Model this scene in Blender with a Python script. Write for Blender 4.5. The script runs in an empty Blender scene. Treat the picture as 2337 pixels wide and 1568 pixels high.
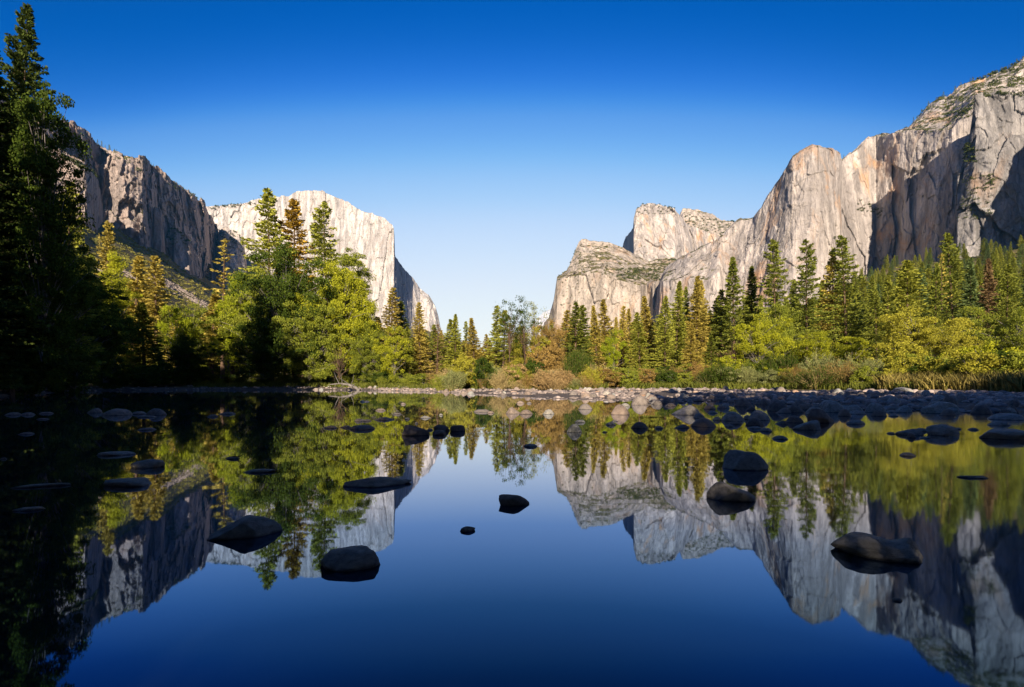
import bpy, math, random
import numpy as np
from mathutils import Vector

# ------------------------------------------------------------------ camera, sky, sun, exposure
S = bpy.context.scene
COL = S.collection
CAM_H = 1.35            # metres above the water
FPX = 1168.0            # focal length in units of a 2336 px wide picture (18 mm lens)
HY = 875.0              # row of the horizon in that picture
SUN_EL = math.radians(20.5)
SUN_AZ = math.radians(-1)      # sun stands behind the camera, a touch to the left

cd = bpy.data.cameras.new('camera')
cam = bpy.data.objects.new('camera', cd); COL.objects.link(cam)
cam.location = (0, 0, CAM_H); cam.rotation_euler = (math.radians(90), 0, 0)
cd.lens = 18; cd.sensor_width = 36; cd.shift_y = 91 / 2336
cd.clip_start = 0.05; cd.clip_end = 30000
S.camera = cam

S.view_settings.view_transform = 'Standard'
S.view_settings.look = 'None'
S.view_settings.exposure = 0.95
S.view_settings.gamma = 1.0
S.view_settings.use_curve_mapping = False
S.cycles.max_bounces = 5
S.cycles.diffuse_bounces = 1
S.cycles.glossy_bounces = 3
S.cycles.transmission_bounces = 2
S.cycles.transparent_max_bounces = 4
S.cycles.use_denoising = True
S.cycles.caustics_reflective = False
S.cycles.caustics_refractive = False

sun_dir = Vector((math.sin(SUN_AZ) * math.cos(SUN_EL), -math.cos(SUN_AZ) * math.cos(SUN_EL), math.sin(SUN_EL)))
sd = bpy.data.lights.new('sun', 'SUN'); sun = bpy.data.objects.new('sun', sd); COL.objects.link(sun)
sd.energy = 5.0; sd.angle = math.radians(0.5); sd.color = (1.0, 0.845, 0.67)
sun.rotation_euler = sun_dir.to_track_quat('Z', 'Y').to_euler()

W = bpy.data.worlds.new('World'); S.world = W; W.use_nodes = True
nt = W.node_tree; nt.nodes.clear()
def wn(t): return nt.nodes.new(t)
out = wn('ShaderNodeOutputWorld'); bg = wn('ShaderNodeBackground')
sky = wn('ShaderNodeTexSky'); sky.sky_type = 'NISHITA'; sky.sun_disc = False
sky.sun_elevation = SUN_EL
sky.sun_rotation = math.pi + -SUN_AZ
sky.air_density = 1.0; sky.dust_density = 0.6; sky.ozone_density = 2.5; sky.altitude = 1200
# the deep blue of a clear afternoon, graded by hand: more contrast between zenith and horizon, sun side dimmed artificially to deepen the shadows
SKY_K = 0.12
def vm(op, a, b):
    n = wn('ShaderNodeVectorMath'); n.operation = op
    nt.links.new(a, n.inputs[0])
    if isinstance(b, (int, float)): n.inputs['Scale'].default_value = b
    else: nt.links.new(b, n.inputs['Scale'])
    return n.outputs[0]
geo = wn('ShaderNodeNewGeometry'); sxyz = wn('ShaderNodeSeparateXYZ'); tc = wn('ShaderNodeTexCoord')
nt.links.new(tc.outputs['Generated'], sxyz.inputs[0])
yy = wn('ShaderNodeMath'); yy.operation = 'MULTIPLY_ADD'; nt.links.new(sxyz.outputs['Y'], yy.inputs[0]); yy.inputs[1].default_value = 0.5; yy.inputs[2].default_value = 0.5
sky_dim = wn('ShaderNodeFloatCurve'); nt.links.new(yy.outputs[0], sky_dim.inputs['Value'])
cv = sky_dim.mapping.curves[0]
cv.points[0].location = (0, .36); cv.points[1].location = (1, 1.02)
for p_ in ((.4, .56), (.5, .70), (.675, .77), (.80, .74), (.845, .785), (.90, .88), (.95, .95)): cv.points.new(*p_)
sky_dim.mapping.update()
c1 = vm('SCALE', vm('SCALE', sky.outputs[0], SKY_K * 1.1), sky_dim.outputs[0])
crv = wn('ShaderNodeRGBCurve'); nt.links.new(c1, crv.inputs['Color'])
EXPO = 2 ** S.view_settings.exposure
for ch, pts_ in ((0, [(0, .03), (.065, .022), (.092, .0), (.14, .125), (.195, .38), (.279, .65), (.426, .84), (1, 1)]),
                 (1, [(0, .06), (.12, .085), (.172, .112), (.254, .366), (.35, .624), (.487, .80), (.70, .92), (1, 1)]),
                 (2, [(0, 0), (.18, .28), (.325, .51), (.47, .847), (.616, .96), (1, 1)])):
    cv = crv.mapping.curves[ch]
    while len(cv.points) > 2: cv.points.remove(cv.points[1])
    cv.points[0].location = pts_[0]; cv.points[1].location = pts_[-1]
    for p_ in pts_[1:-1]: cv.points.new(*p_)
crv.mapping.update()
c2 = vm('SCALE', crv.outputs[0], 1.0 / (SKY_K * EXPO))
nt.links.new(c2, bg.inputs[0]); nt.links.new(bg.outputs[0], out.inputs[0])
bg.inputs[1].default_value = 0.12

rnd = random.Random(7)

# ------------------------------------------------------------------ helpers
def tag(o, label=None, cat=None, group=None, kind=None):
    if label: o['label'] = label
    if cat: o['category'] = cat
    if group: o['group'] = group
    if kind: o['kind'] = kind
    return o

def new_obj(name, data, parent=None):
    o = bpy.data.objects.new(name, data); COL.objects.link(o)
    if parent is not None: o.parent = parent
    return o

def np_mesh(name, v, f, mat=None, smooth=False):
    """mesh from numpy vertices (n,3) and faces (m,k)"""
    me = bpy.data.meshes.new(name)
    v = np.ascontiguousarray(v, dtype=np.float32); f = np.ascontiguousarray(f, dtype=np.int32)
    k = f.shape[1]
    me.vertices.add(len(v)); me.vertices.foreach_set('co', v.ravel())
    me.loops.add(f.size); me.loops.foreach_set('vertex_index', f.ravel())
    me.polygons.add(len(f))
    me.polygons.foreach_set('loop_start', np.arange(0, f.size, k, dtype=np.int32))
    me.polygons.foreach_set('loop_total', np.full(len(f), k, dtype=np.int32))
    if smooth: me.polygons.foreach_set('use_smooth', np.ones(len(f), dtype=bool))
    me.update(calc_edges=True)
    if mat: me.materials.append(mat)
    return me

def grid_faces(nu, nv):
    i = np.arange(nu - 1)[:, None]; j = np.arange(nv - 1)[None, :]
    a = (i * nv + j).ravel()
    return np.stack([a, a + nv, a + nv + 1, a + 1], 1)

def hsh(ix, iy, iz, seed):
    h = (ix.astype(np.int64) * 374761393 + iy.astype(np.int64) * 668265263 + iz.astype(np.int64) * 2147483647 + seed * 974634777) & 0xffffffff
    h = ((h ^ (h >> 13)) * 1274126177) & 0xffffffff
    h = ((h ^ (h >> 16)) * 2246822519) & 0xffffffff
    return ((h ^ (h >> 15)) & 0xffffff) / float(0xffffff)

def vnoise(x, y, z, seed=0):
    x, y, z = np.broadcast_arrays(np.asarray(x, float), np.asarray(y, float), np.asarray(z, float))
    ix, iy, iz = np.floor(x), np.floor(y), np.floor(z)
    fx, fy, fz = x - ix, y - iy, z - iz
    fx, fy, fz = [t * t * t * (t * (t * 6 - 15) + 10) for t in (fx, fy, fz)]
    r = 0
    for dx in (0, 1):
        for dy in (0, 1):
            for dz in (0, 1):
                w = (fx if dx else 1 - fx) * (fy if dy else 1 - fy) * (fz if dz else 1 - fz)
                r = r + w * hsh(ix + dx, iy + dy, iz + dz, seed)
    return r * 2 - 1

def fbm(x, y, z, oct=4, seed=0, gain=0.5):
    r = 0; a = 1; s = 1; t = 0
    for k in range(oct):
        r = r + a * vnoise(x * s + 17.3 * k, y * s - 9.1 * k, z * s + 4.7 * k, seed + k); t += a
        a *= gain; s *= 2.03
    return r / t

def worley(x, y, z, seed=0):
    """distance to the nearest cell point and that cell's random value"""
    ix, iy, iz = np.floor(x), np.floor(y), np.floor(z)
    best = np.full(np.shape(x), 9.0); val = np.zeros(np.shape(x))
    for dx in (-1, 0, 1):
        for dy in (-1, 0, 1):
            for dz in (-1, 0, 1):
                cx, cy, cz = ix + dx, iy + dy, iz + dz
                px = cx + hsh(cx, cy, cz, seed); py = cy + hsh(cx, cy, cz, seed + 1); pz = cz + hsh(cx, cy, cz, seed + 2)
                d = (px - x) ** 2 + (py - y) ** 2 + (pz - z) ** 2
                m = d < best
                best = np.where(m, d, best); val = np.where(m, hsh(cx, cy, cz, seed + 3), val)
    return np.sqrt(best), val

def at(px, py, Y):
    """point at distance Y seen at (px, py) of the 2336 px wide picture"""
    return ((px - 1168) / FPX * Y, Y, CAM_H + (HY - py) / FPX * Y)

# ------------------------------------------------------------------ materials
class NB:
    def __init__(s, name):
        s.m = bpy.data.materials.new(name); s.m.use_nodes = True
        s.t = s.m.node_tree; s.t.nodes.clear(); s.out = s.n('ShaderNodeOutputMaterial')
    def n(s, typ, **kw):
        n = s.t.nodes.new(typ)
        for k, v in kw.items(): setattr(n, k, v)
        return n
    def l(s, a, b): s.t.links.new(a, b)
    def pos(s):
        return s.n('ShaderNodeNewGeometry').outputs['Position']
    def mapping(s, vec, scale, loc=(0, 0, 0)):
        m = s.n('ShaderNodeMapping'); s.l(vec, m.inputs[0]); m.inputs['Scale'].default_value = scale; m.inputs['Location'].default_value = loc
        return m.outputs[0]
    def noise(s, vec, scale, detail=4, rough=0.5, dist=0.0):
        n = s.n('ShaderNodeTexNoise'); s.l(vec, n.inputs['Vector'])
        n.inputs['Scale'].default_value = scale; n.inputs['Detail'].default_value = detail
        n.inputs['Roughness'].default_value = rough; n.inputs['Distortion'].default_value = dist
        return n.outputs[0]
    def ramp(s, fac, stops):
        r = s.n('ShaderNodeValToRGB'); s.l(fac, r.inputs[0]); e = r.color_ramp.elements
        while len(e) < len(stops): e.new(0.5)
        for k, (p, c) in enumerate(stops):
            e[k].position = p; e[k].color = (c if len(c) == 4 else tuple(c) + (1,)) if not isinstance(c, (int, float)) else (c, c, c, 1)
        return r.outputs[0]
    def mix(s, fac, a, b, mode='MIX'):
        m = s.n('ShaderNodeMix', data_type='RGBA', blend_type=mode)
        for sock, v in ((m.inputs[0], fac), (m.inputs[6], a), (m.inputs[7], b)):
            if isinstance(v, (int, float)): sock.default_value = v
            elif isinstance(v, tuple): sock.default_value = v + (1,) if len(v) == 3 else v
            else: s.l(v, sock)
        return m.outputs[2]
    def math(s, op, a, b=0.0, c=0.0):
        m = s.n('ShaderNodeMath', operation=op)
        for sock, v in zip(m.inputs, (a, b, c)):
            if isinstance(v, (int, float)): sock.default_value = v
            else: s.l(v, sock)
        return m.outputs[0]
    def bump(s, h, dist, strength=1.0, normal=None):
        b = s.n('ShaderNodeBump'); s.l(h, b.inputs['Height']); b.inputs['Distance'].default_value = dist; b.inputs['Strength'].default_value = strength
        if normal is not None: s.l(normal, b.inputs['Normal'])
        return b.outputs[0]
    def principled(s, color, rough=0.9, normal=None, spec=0.2):
        p = s.n('ShaderNodeBsdfPrincipled')
        for sock, v in ((p.inputs['Base Color'], color), (p.inputs['Roughness'], rough)):
            if isinstance(v, (int, float)): sock.default_value = v
            elif isinstance(v, tuple): sock.default_value = v + (1,)
            else: s.l(v, sock)
        p.inputs['Specular IOR Level'].default_value = spec
        if normal is not None: s.l(normal, p.inputs['Normal'])
        s.l(p.outputs[0], s.out.inputs[0])
        return p

def granite(name, light, dark, stain=(0.55, 0.30, 0.13), stain_amt=0.5, veg_lo=0.45, veg_amt=1.0, veg=(0.10, 0.10, 0.03), streak=1.0):
    b = NB(name); P = b.pos()
    big = b.noise(b.mapping(P, (0.006, 0.006, 0.003)), 1.0, 6, 0.55)
    strk = b.noise(b.mapping(P, (0.05, 0.05, 0.005)), 1.0, 7, 0.7, 0.25)
    fine = b.noise(b.mapping(P, (0.11, 0.11, 0.05)), 1.0, 7, 0.7)
    col = b.mix(b.ramp(big, [(0.35, 0.0), (0.65, 1.0)]), dark, light)
    col = b.mix(b.math('MULTIPLY', b.ramp(strk, [(0.40, 1.0), (0.56, 0.0)]), 0.75 * streak), col, tuple(c * 0.50 for c in dark))
    col = b.mix(b.math('MULTIPLY', b.ramp(strk, [(0.55, 0.0), (0.68, 1.0)]), 0.6 * streak), col, tuple(min(1, c * 1.18) for c in light))
    st = b.noise(b.mapping(P, (0.014, 0.014, 0.006), (3, 8, 1)), 1.0, 5, 0.6, 0.8)
    col = b.mix(b.math('MULTIPLY', b.ramp(st, [(0.56, 0.0), (0.70, 1.0)]), stain_amt), col, stain)
    col = b.mix(b.ramp(fine, [(0.30, 0.6), (0.45, 0.0)]), col, tuple(c * 0.40 for c in dark))
    crack = b.n('ShaderNodeTexVoronoi', feature='DISTANCE_TO_EDGE'); b.l(b.mapping(P, (0.03, 0.03, 0.012)), crack.inputs['Vector']); crack.inputs['Scale'].default_value = 1.0
    ck2 = b.n('ShaderNodeTexVoronoi', feature='DISTANCE_TO_EDGE'); b.l(b.mapping(P, (0.075, 0.075, 0.028), (5, 2, 7)), ck2.inputs['Vector']); ck2.inputs['Scale'].default_value = 1.0
    jn = b.math('MULTIPLY', b.ramp(ck2.outputs[0], [(0.0, 1.0), (0.05, 0.0)]), b.ramp(big, [(0.45, 0.0), (0.65, 0.35)]))
    col = b.mix(jn, col, tuple(c * 0.35 for c in dark))
    # brush and small plants sit on ledges and flat tops
    nz = b.n('ShaderNodeSeparateXYZ'); b.l(b.n('ShaderNodeNewGeometry').outputs['Normal'], nz.inputs[0])
    vn = b.noise(b.mapping(P, (0.03, 0.03, 0.03)), 1.0, 8, 0.72)
    vm = b.math('ADD', nz.outputs[2], b.math('MULTIPLY', b.math('SUBTRACT', vn, 0.5), 1.3))
    vf = b.math('MULTIPLY', b.ramp(vm, [(veg_lo, 0.0), (veg_lo + 0.08, 1.0)]), veg_amt)
    vcol = b.mix(b.ramp(b.noise(b.mapping(P, (0.08, 0.08, 0.08)), 1.0, 4, 0.7), [(0.4, 0.0), (0.6, 1.0)]), tuple(c * 0.45 for c in veg), tuple(c * 1.35 for c in veg))
    col = b.mix(vf, col, vcol)
    nrm = b.bump(b.ramp(crack.outputs[0], [(0.0, 0.0), (0.06, 1.0)]), 3.0, 0.2)
    nrm = b.bump(strk, 14.0, 0.7, nrm)
    nrm = b.bump(fine, 6.0, 0.8, nrm)
    b.principled(col, 0.95, nrm, 0.1)
    return b.m

def leaf(name, c1, c2, trans=0.25):
    """foliage: every small leaf cluster a little different between two colours"""
    b = NB(name)
    g = b.n('ShaderNodeNewGeometry'); oi = b.n('ShaderNodeObjectInfo')
    f = b.math('ADD', b.math('MULTIPLY', g.outputs['Random Per Island'], 0.75), b.math('MULTIPLY', oi.outputs['Random'], 0.25))
    n = b.noise(b.mapping(b.pos(), (0.7, 0.7, 0.7)), 1.0, 2)
    f = b.math('ADD', f, b.math('MULTIPLY', b.math('SUBTRACT', n, 0.5), 0.8))
    col = b.mix(f, tuple(c * 1.15 for c in c1), tuple(min(.85, c * 1.5) for c in c2))
    d = b.n('ShaderNodeBsdfDiffuse'); t = b.n('ShaderNodeBsdfTranslucent'); m = b.n('ShaderNodeMixShader')
    b.l(col, d.inputs[0]); b.l(col, t.inputs[0]); m.inputs[0].default_value = trans
    b.l(d.outputs[0], m.inputs[1]); b.l(t.outputs[0], m.inputs[2]); b.l(m.outputs[0], b.out.inputs[0])
    return b.m

def bark(name, c1, c2):
    b = NB(name); P = b.n('ShaderNodeTexCoord').outputs['Object']
    n = b.noise(b.mapping(P, (3, 3, 0.6)), 1.0, 5, 0.7)
    col = b.mix(b.ramp(n, [(0.35, 0.0), (0.65, 1.0)]), c1, c2)
    b.principled(col, 0.95, b.bump(n, 0.05, 0.8), 0.1)
    return b.m

M = {}
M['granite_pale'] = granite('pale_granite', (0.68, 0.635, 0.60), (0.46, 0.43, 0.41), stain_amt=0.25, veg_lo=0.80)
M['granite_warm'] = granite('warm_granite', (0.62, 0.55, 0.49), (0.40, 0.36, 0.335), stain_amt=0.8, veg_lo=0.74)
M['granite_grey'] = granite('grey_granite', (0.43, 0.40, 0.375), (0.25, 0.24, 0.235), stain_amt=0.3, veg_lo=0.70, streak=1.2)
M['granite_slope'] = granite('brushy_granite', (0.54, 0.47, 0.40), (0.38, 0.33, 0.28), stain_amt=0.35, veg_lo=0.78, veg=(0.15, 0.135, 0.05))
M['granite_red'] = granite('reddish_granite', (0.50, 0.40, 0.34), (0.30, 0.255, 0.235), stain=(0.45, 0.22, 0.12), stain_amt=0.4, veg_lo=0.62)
M['granite_hazed'] = granite('hazed_far_granite', (0.55, 0.56, 0.60), (0.45, 0.47, 0.53), stain_amt=0.0, veg_lo=0.9)  # bluish tone paints the haze of distance into the rock colour

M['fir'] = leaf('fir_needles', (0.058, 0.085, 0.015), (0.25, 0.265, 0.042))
M['fir_shaded'] = leaf('shade_toned_fir_needles', (0.020, 0.038, 0.010), (0.080, 0.105, 0.022))  # fir needles darkened: shade of the left edge put into the colour
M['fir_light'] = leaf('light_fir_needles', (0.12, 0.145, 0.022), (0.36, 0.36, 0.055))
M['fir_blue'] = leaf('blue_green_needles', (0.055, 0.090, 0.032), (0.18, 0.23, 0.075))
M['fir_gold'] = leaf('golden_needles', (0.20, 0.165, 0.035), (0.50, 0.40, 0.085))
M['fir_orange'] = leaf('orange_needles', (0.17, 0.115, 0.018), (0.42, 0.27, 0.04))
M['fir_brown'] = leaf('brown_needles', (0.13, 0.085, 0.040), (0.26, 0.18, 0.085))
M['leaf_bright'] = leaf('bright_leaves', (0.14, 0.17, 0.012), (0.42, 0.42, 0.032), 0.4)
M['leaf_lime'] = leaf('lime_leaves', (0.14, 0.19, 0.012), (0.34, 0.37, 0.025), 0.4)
M['leaf_dark'] = leaf('dark_leaves', (0.016, 0.036, 0.007), (0.075, 0.105, 0.016), 0.3)  # dark green leaf; its tone also paints in shade on left bank and grove
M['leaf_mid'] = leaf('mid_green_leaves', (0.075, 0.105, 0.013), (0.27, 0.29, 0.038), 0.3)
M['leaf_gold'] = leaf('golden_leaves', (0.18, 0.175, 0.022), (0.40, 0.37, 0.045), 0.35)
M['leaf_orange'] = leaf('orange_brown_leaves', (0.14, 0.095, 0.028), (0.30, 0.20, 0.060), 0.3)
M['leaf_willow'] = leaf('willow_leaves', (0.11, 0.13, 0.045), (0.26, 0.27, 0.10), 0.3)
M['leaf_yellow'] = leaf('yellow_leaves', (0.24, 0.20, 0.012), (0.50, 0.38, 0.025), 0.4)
M['twigs_tan'] = leaf('tan_twigs', (0.16, 0.12, 0.05), (0.36, 0.28, 0.12), 0.1)
M['twigs_red'] = leaf('reddish_twigs', (0.18, 0.12, 0.05), (0.34, 0.23, 0.10), 0.1)
M['brush'] = leaf('slope_brush', (0.085, 0.085, 0.018), (0.22, 0.20, 0.045), 0.2)
M['brush_green'] = leaf('green_brush', (0.035, 0.050, 0.014), (0.11, 0.12, 0.03), 0.2)
M['grass_gold'] = leaf('golden_grass', (0.17, 0.14, 0.035), (0.40, 0.32, 0.10), 0.3)
M['grass_green'] = leaf('green_grass', (0.055, 0.075, 0.014), (0.17, 0.18, 0.035), 0.3)
M['bark_brown'] = bark('brown_bark', (0.05, 0.033, 0.022), (0.16, 0.105, 0.07))
M['bark_grey'] = bark('grey_bark', (0.09, 0.08, 0.07), (0.26, 0.235, 0.21))
M['bark_pale'] = bark('pale_bark', (0.22, 0.20, 0.17), (0.42, 0.39, 0.34))

def rock_mat(name, c1, c2, moss=0.0):
    b = NB(name); P = b.n('ShaderNodeTexCoord').outputs['Object']; G = b.pos(); oi = b.n('ShaderNodeObjectInfo')
    off = b.n('ShaderNodeVectorMath', operation='ADD'); b.l(P, off.inputs[0])
    cv = b.n('ShaderNodeCombineXYZ'); b.l(b.math('MULTIPLY', oi.outputs['Random'], 40.0), cv.inputs[0]); b.l(cv.outputs[0], off.inputs[1]); P = off.outputs[0]
    n1 = b.noise(P, 3.0, 6, 0.6); n2 = b.noise(P, 22.0, 6, 0.7); n3 = b.noise(P, 120.0, 3, 0.6)
    col = b.mix(b.ramp(n1, [(0.35, 0.0), (0.65, 1.0)]), c1, c2)
    col = b.mix(b.ramp(n2, [(0.35, 0.5), (0.5, 0.0)]), col, tuple(c * 0.45 for c in c1))
    col = b.mix(b.ramp(n3, [(0.56, 0.0), (0.66, 0.6)]), col, tuple(min(1, c * 1.7) for c in c2))
    v = b.n('ShaderNodeMix', data_type='RGBA', blend_type='MULTIPLY')
    col = b.mix(1.0, col, b.ramp(oi.outputs['Random'], [(0.0, (0.74, 0.78, 0.80)), (0.5, (0.92, 0.90, 0.86)), (1.0, (1.06, 0.98, 0.90))]), 'MULTIPLY')
    if moss: col = b.mix(b.math('MULTIPLY', b.ramp(b.noise(P, 5.0, 6, 0.7), [(0.5, 0.0), (0.62, 1.0)]), moss), col, (0.035, 0.055, 0.02))
    z = b.n('ShaderNodeSeparateXYZ'); b.l(G, z.inputs[0])
    wet = b.math('ADD', z.outputs[2], b.math('MULTIPLY', b.math('SUBTRACT', n1, 0.5), 0.04))
    wf = b.ramp(wet, [(0.004, 1.0), (0.024, 0.0)])
    col = b.mix(wf, col, b.mix(1.0, col, (0.22, 0.22, 0.24), 'MULTIPLY'))
    rg = b.math('SUBTRACT', 0.85, b.math('MULTIPLY', wf, 0.55))
    b.principled(col, rg, b.bump(n2, 0.05, 1.0, b.bump(n3, 0.010, 0.9)), 0.35)
    return b.m
M['rock'] = rock_mat('river_rock', (0.15, 0.128, 0.112), (0.30, 0.25, 0.215))
M['rock_dark'] = rock_mat('dark_river_rock', (0.27, 0.265, 0.24), (0.54, 0.515, 0.465), 0.3)
M['rock_pale'] = rock_mat('pale_river_rock', (0.24, 0.195, 0.165), (0.37, 0.305, 0.26))

# water: dark body under a mirror-like surface whose reflection grows towards grazing angles
b = NB('river_water'); P = b.pos()
lw = b.n('ShaderNodeLayerWeight'); lw.inputs['Blend'].default_value = 0.5
refl = b.ramp(lw.outputs['Facing'], [(0.0, (.02, .025, .035)), (0.50, (.030, .060, .088)), (0.605, (.055, .115, .20)), (0.736, (.18, .28, .47)), (0.86, (.60, .64, .74)), (1.0, (.93, .94, .96))])
gl = b.n('ShaderNodeBsdfGlossy'); df = b.n('ShaderNodeBsdfDiffuse'); mx = b.n('ShaderNodeAddShader')
df.inputs[0].default_value = (0.002, 0.004, 0.006, 1)
b.l(refl, gl.inputs[0])
sp = b.n('ShaderNodeSeparateXYZ'); b.l(P, sp.inputs[0])
# gentle current in the channel on the right: rougher, streaky surface
cur = b.math('SUBTRACT', sp.outputs[0], b.math('MULTIPLY', sp.outputs[1], 0.42))
cur = b.ramp(b.math('MULTIPLY', cur, 0.12), [(0.0, 0.0), (1.0, 1.0)])
stream = b.noise(b.mapping(P, (0.06, 0.9, 1.0)), 1.0, 4, 0.6, 0.4)
rough = b.math('ADD', 0.022, b.math('MULTIPLY', b.math('MULTIPLY', cur, b.ramp(stream, [(0.35, 0.3), (0.65, 1.0)])), 0.10))
b.l(rough, gl.inputs['Roughness'])
w1 = b.noise(b.mapping(P, (0.35, 1.1, 1.0)), 1.0, 3, 0.5)
nrm = b.bump(w1, 0.004, 0.25)
nrm2 = b.bump(b.math('MULTIPLY', stream, cur), 0.008, 0.3, nrm)
b.l(nrm2, gl.inputs['Normal'])
b.l(df.outputs[0], mx.inputs[0]); b.l(gl.outputs[0], mx.inputs[1]); b.l(mx.outputs[0], b.out.inputs[0])
M['water'] = b.m

# ground: gravel, meadow and brushy forest floor
b = NB('valley_ground'); P = b.pos(); z = b.n('ShaderNodeSeparateXYZ'); b.l(P, z.inputs[0])
n1 = b.noise(b.mapping(P, (0.08, 0.08, 0.08)), 1.0, 6, 0.6); n2 = b.noise(P, 1.2, 5, 0.7)
c = b.mix(b.ramp(n1, [(0.4, 0.0), (0.6, 1.0)]), (0.075, 0.070, 0.028), (0.20, 0.155, 0.070))
c = b.mix(b.ramp(n2, [(0.4, 0.0), (0.6, 0.6)]), c, (0.055, 0.055, 0.02))
gr = b.mix(b.ramp(n2, [(0.35, 0.0), (0.65, 1.0)]), (0.07, 0.062, 0.055), (0.17, 0.14, 0.12))
c = b.mix(b.ramp(b.math('ADD', z.outputs[2], b.math('MULTIPLY', n2, 0.3)), [(0.60, 0.0), (0.80, 1.0)]), gr, c)
b.principled(c, 0.95, b.bump(n2, 0.3, 0.6), 0.1)
M['ground'] = b.m

# ------------------------------------------------------------------ ground and water
SH_P = [-9000, -4000, -1500, -700, -300, 0, 120, 240, 480, 780, 860, 1000, 1100, 1200, 1300, 1500, 1700, 1900, 2100, 2336, 2800, 3500, 6000]
SH_Y = [-1.5, -1.5, 3, 22, 38, 52, 72, 95, 108, 106, 92, 80, 62, 52, 46, 42, 36, 30, 27, 25, 20, 14, 8]
VG_Y = [0, 0, 8, 30, 46, 60, 80, 104, 118, 116, 104, 95, 82, 79, 78, 75, 68, 58, 46, 39, 34, 30, 26]
AP_P = [-900, -300, 100, 168, 223, 257, 317, 372, 413, 447, 477, 520, 600, 850, 1000, 1100, 1220, 1260, 1500, 1640, 1750, 1850, 1900, 2050, 2180, 2336, 2700, 3600]
AP_C = [1000, 1000, 1150, 1300, 1400, 1420, 1480, 1550, 1680, 1780, 1850, 2100, 2150, 2000, 2400, 3000, 3000, 1450, 1350, 1200, 1100, 1050, 1020, 1020, 860, 800, 700, 600]
AP_R = [380, 380, 420, 457, 505, 517, 554, 588, 617, 629, 647, 668, 690, 740, 765, 805, 805, 770, 760, 745, 725, 690, 665, 605, 585, 570, 520, 480]
AP_0 = [260, 260, 260, 270, 280, 280, 300, 320, 340, 360, 380, 400, 420, 420, 420, 420, 420, 400, 330, 260, 200, 170, 155, 140, 130, 120, 100, 100]

def ground_z(X, Y, rough=True):
    X = np.asarray(X, float); Y = np.asarray(Y, float)
    Yc = np.maximum(Y, 0.6)
    px = 1168 + FPX * X / Yc
    ys = np.interp(px, SH_P, SH_Y); yv = np.interp(px, SH_P, VG_Y)
    ys = ys + 3.2 * fbm(X / 9, Y / 9, 0.0, 3, 5)
    t = (Y - ys) / np.maximum(yv - ys, 1)
    z = np.where(t < 0, np.maximum(-0.9, t * 1.2), 0.62 * np.clip(t, 0, 1) ** 0.75)
    z = z + np.where(t > 1, 1.1 * (1 - np.exp(-(Y - yv) / 22.0)), 0)
    back = np.where(Y < -1.5, np.minimum((-1.5 - Y) * 0.22, 2.2), -9.0)
    z = np.where(Y < 3, np.maximum(np.where(Y < -1.5, back, z), -0.9), z)
    c = np.interp(px, AP_P, AP_C); r = np.interp(px, AP_P, AP_R); y0 = np.interp(px, AP_P, AP_0)
    zt = (HY - r) / FPX * c
    s = np.clip((Y - y0) / (c - y0), 0, 1.05)
    z = z + zt * s ** 1.15
    if rough:
        z = z + np.where(t > 0, 0.10 * fbm(X / 3, Y / 3, 0.3, 3, 9), 0.0) + np.where(Y > 60, 0.5 * fbm(X / 25, Y / 25, 0.1, 3, 12), 0)
        z = z + s * 26 * fbm(X / 130, Y / 130, 0.2, 5, 21)
    return z


na, nr = 620, 420
# finer steps in the direction of the view
ang = np.concatenate([np.linspace(-math.pi * 0.5 - 1.6, -1.6 + 0.0, 60, endpoint=False), np.linspace(-1.6, 1.6, na - 120, endpoint=False), np.linspace(1.6, math.pi * 0.5 + 1.6, 61)])
ang = ang[(ang >= -math.pi) & (ang <= math.pi)]
ang = np.concatenate([[-math.pi], ang, [math.pi]])
rad = np.concatenate([[0.01], np.geomspace(1.0, 6600, nr)])
A_, R_ = np.meshgrid(ang, rad, indexing='ij')
GX = R_ * np.sin(A_); GY = R_ * np.cos(A_); GZ = ground_z(GX, GY)
v = np.stack([GX, GY, GZ], -1).reshape(-1, 3)
def gzs(X, Y):
    """height of the ground sheet"""
    a = np.arctan2(X, Y); r = np.hypot(X, Y)
    i = np.clip(np.searchsorted(ang, a) - 1, 0, len(ang) - 2); j = np.clip(np.searchsorted(rad, r) - 1, 0, len(rad) - 2)
    u = (a - ang[i]) / np.maximum(ang[i + 1] - ang[i], 1e-9); w = (r - rad[j]) / (rad[j + 1] - rad[j])
    return (1 - u) * (1 - w) * GZ[i, j] + u * (1 - w) * GZ[i + 1, j] + (1 - u) * w * GZ[i, j + 1] + u * w * GZ[i + 1, j + 1]
def gz(X, Y): return float(gzs(np.float64(X), np.float64(Y)))
o = new_obj('ground', np_mesh('ground', v, grid_faces(len(ang), len(rad))[:, ::-1], M['ground'], True))
tag(o, 'valley floor with gravel bank, meadow and brushy talus aprons', None, None, 'structure')

xs = np.concatenate([-np.geomspace(400, 1, 40), np.linspace(-0.9, 0.9, 7), np.geomspace(1, 400, 40)]); ys_ = np.concatenate([[-3], np.geomspace(1, 260, 90)])
WX, WY = np.meshgrid(xs, ys_, indexing='ij')
v = np.stack([WX, WY, np.zeros_like(WX)], -1).reshape(-1, 3)
o = new_obj('river_water', np_mesh('river_water', v, grid_faces(len(xs), len(ys_)), M['water'], True))
tag(o, 'still dark river mirroring cliffs, trees and blue sky', None, None, 'structure')

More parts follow.
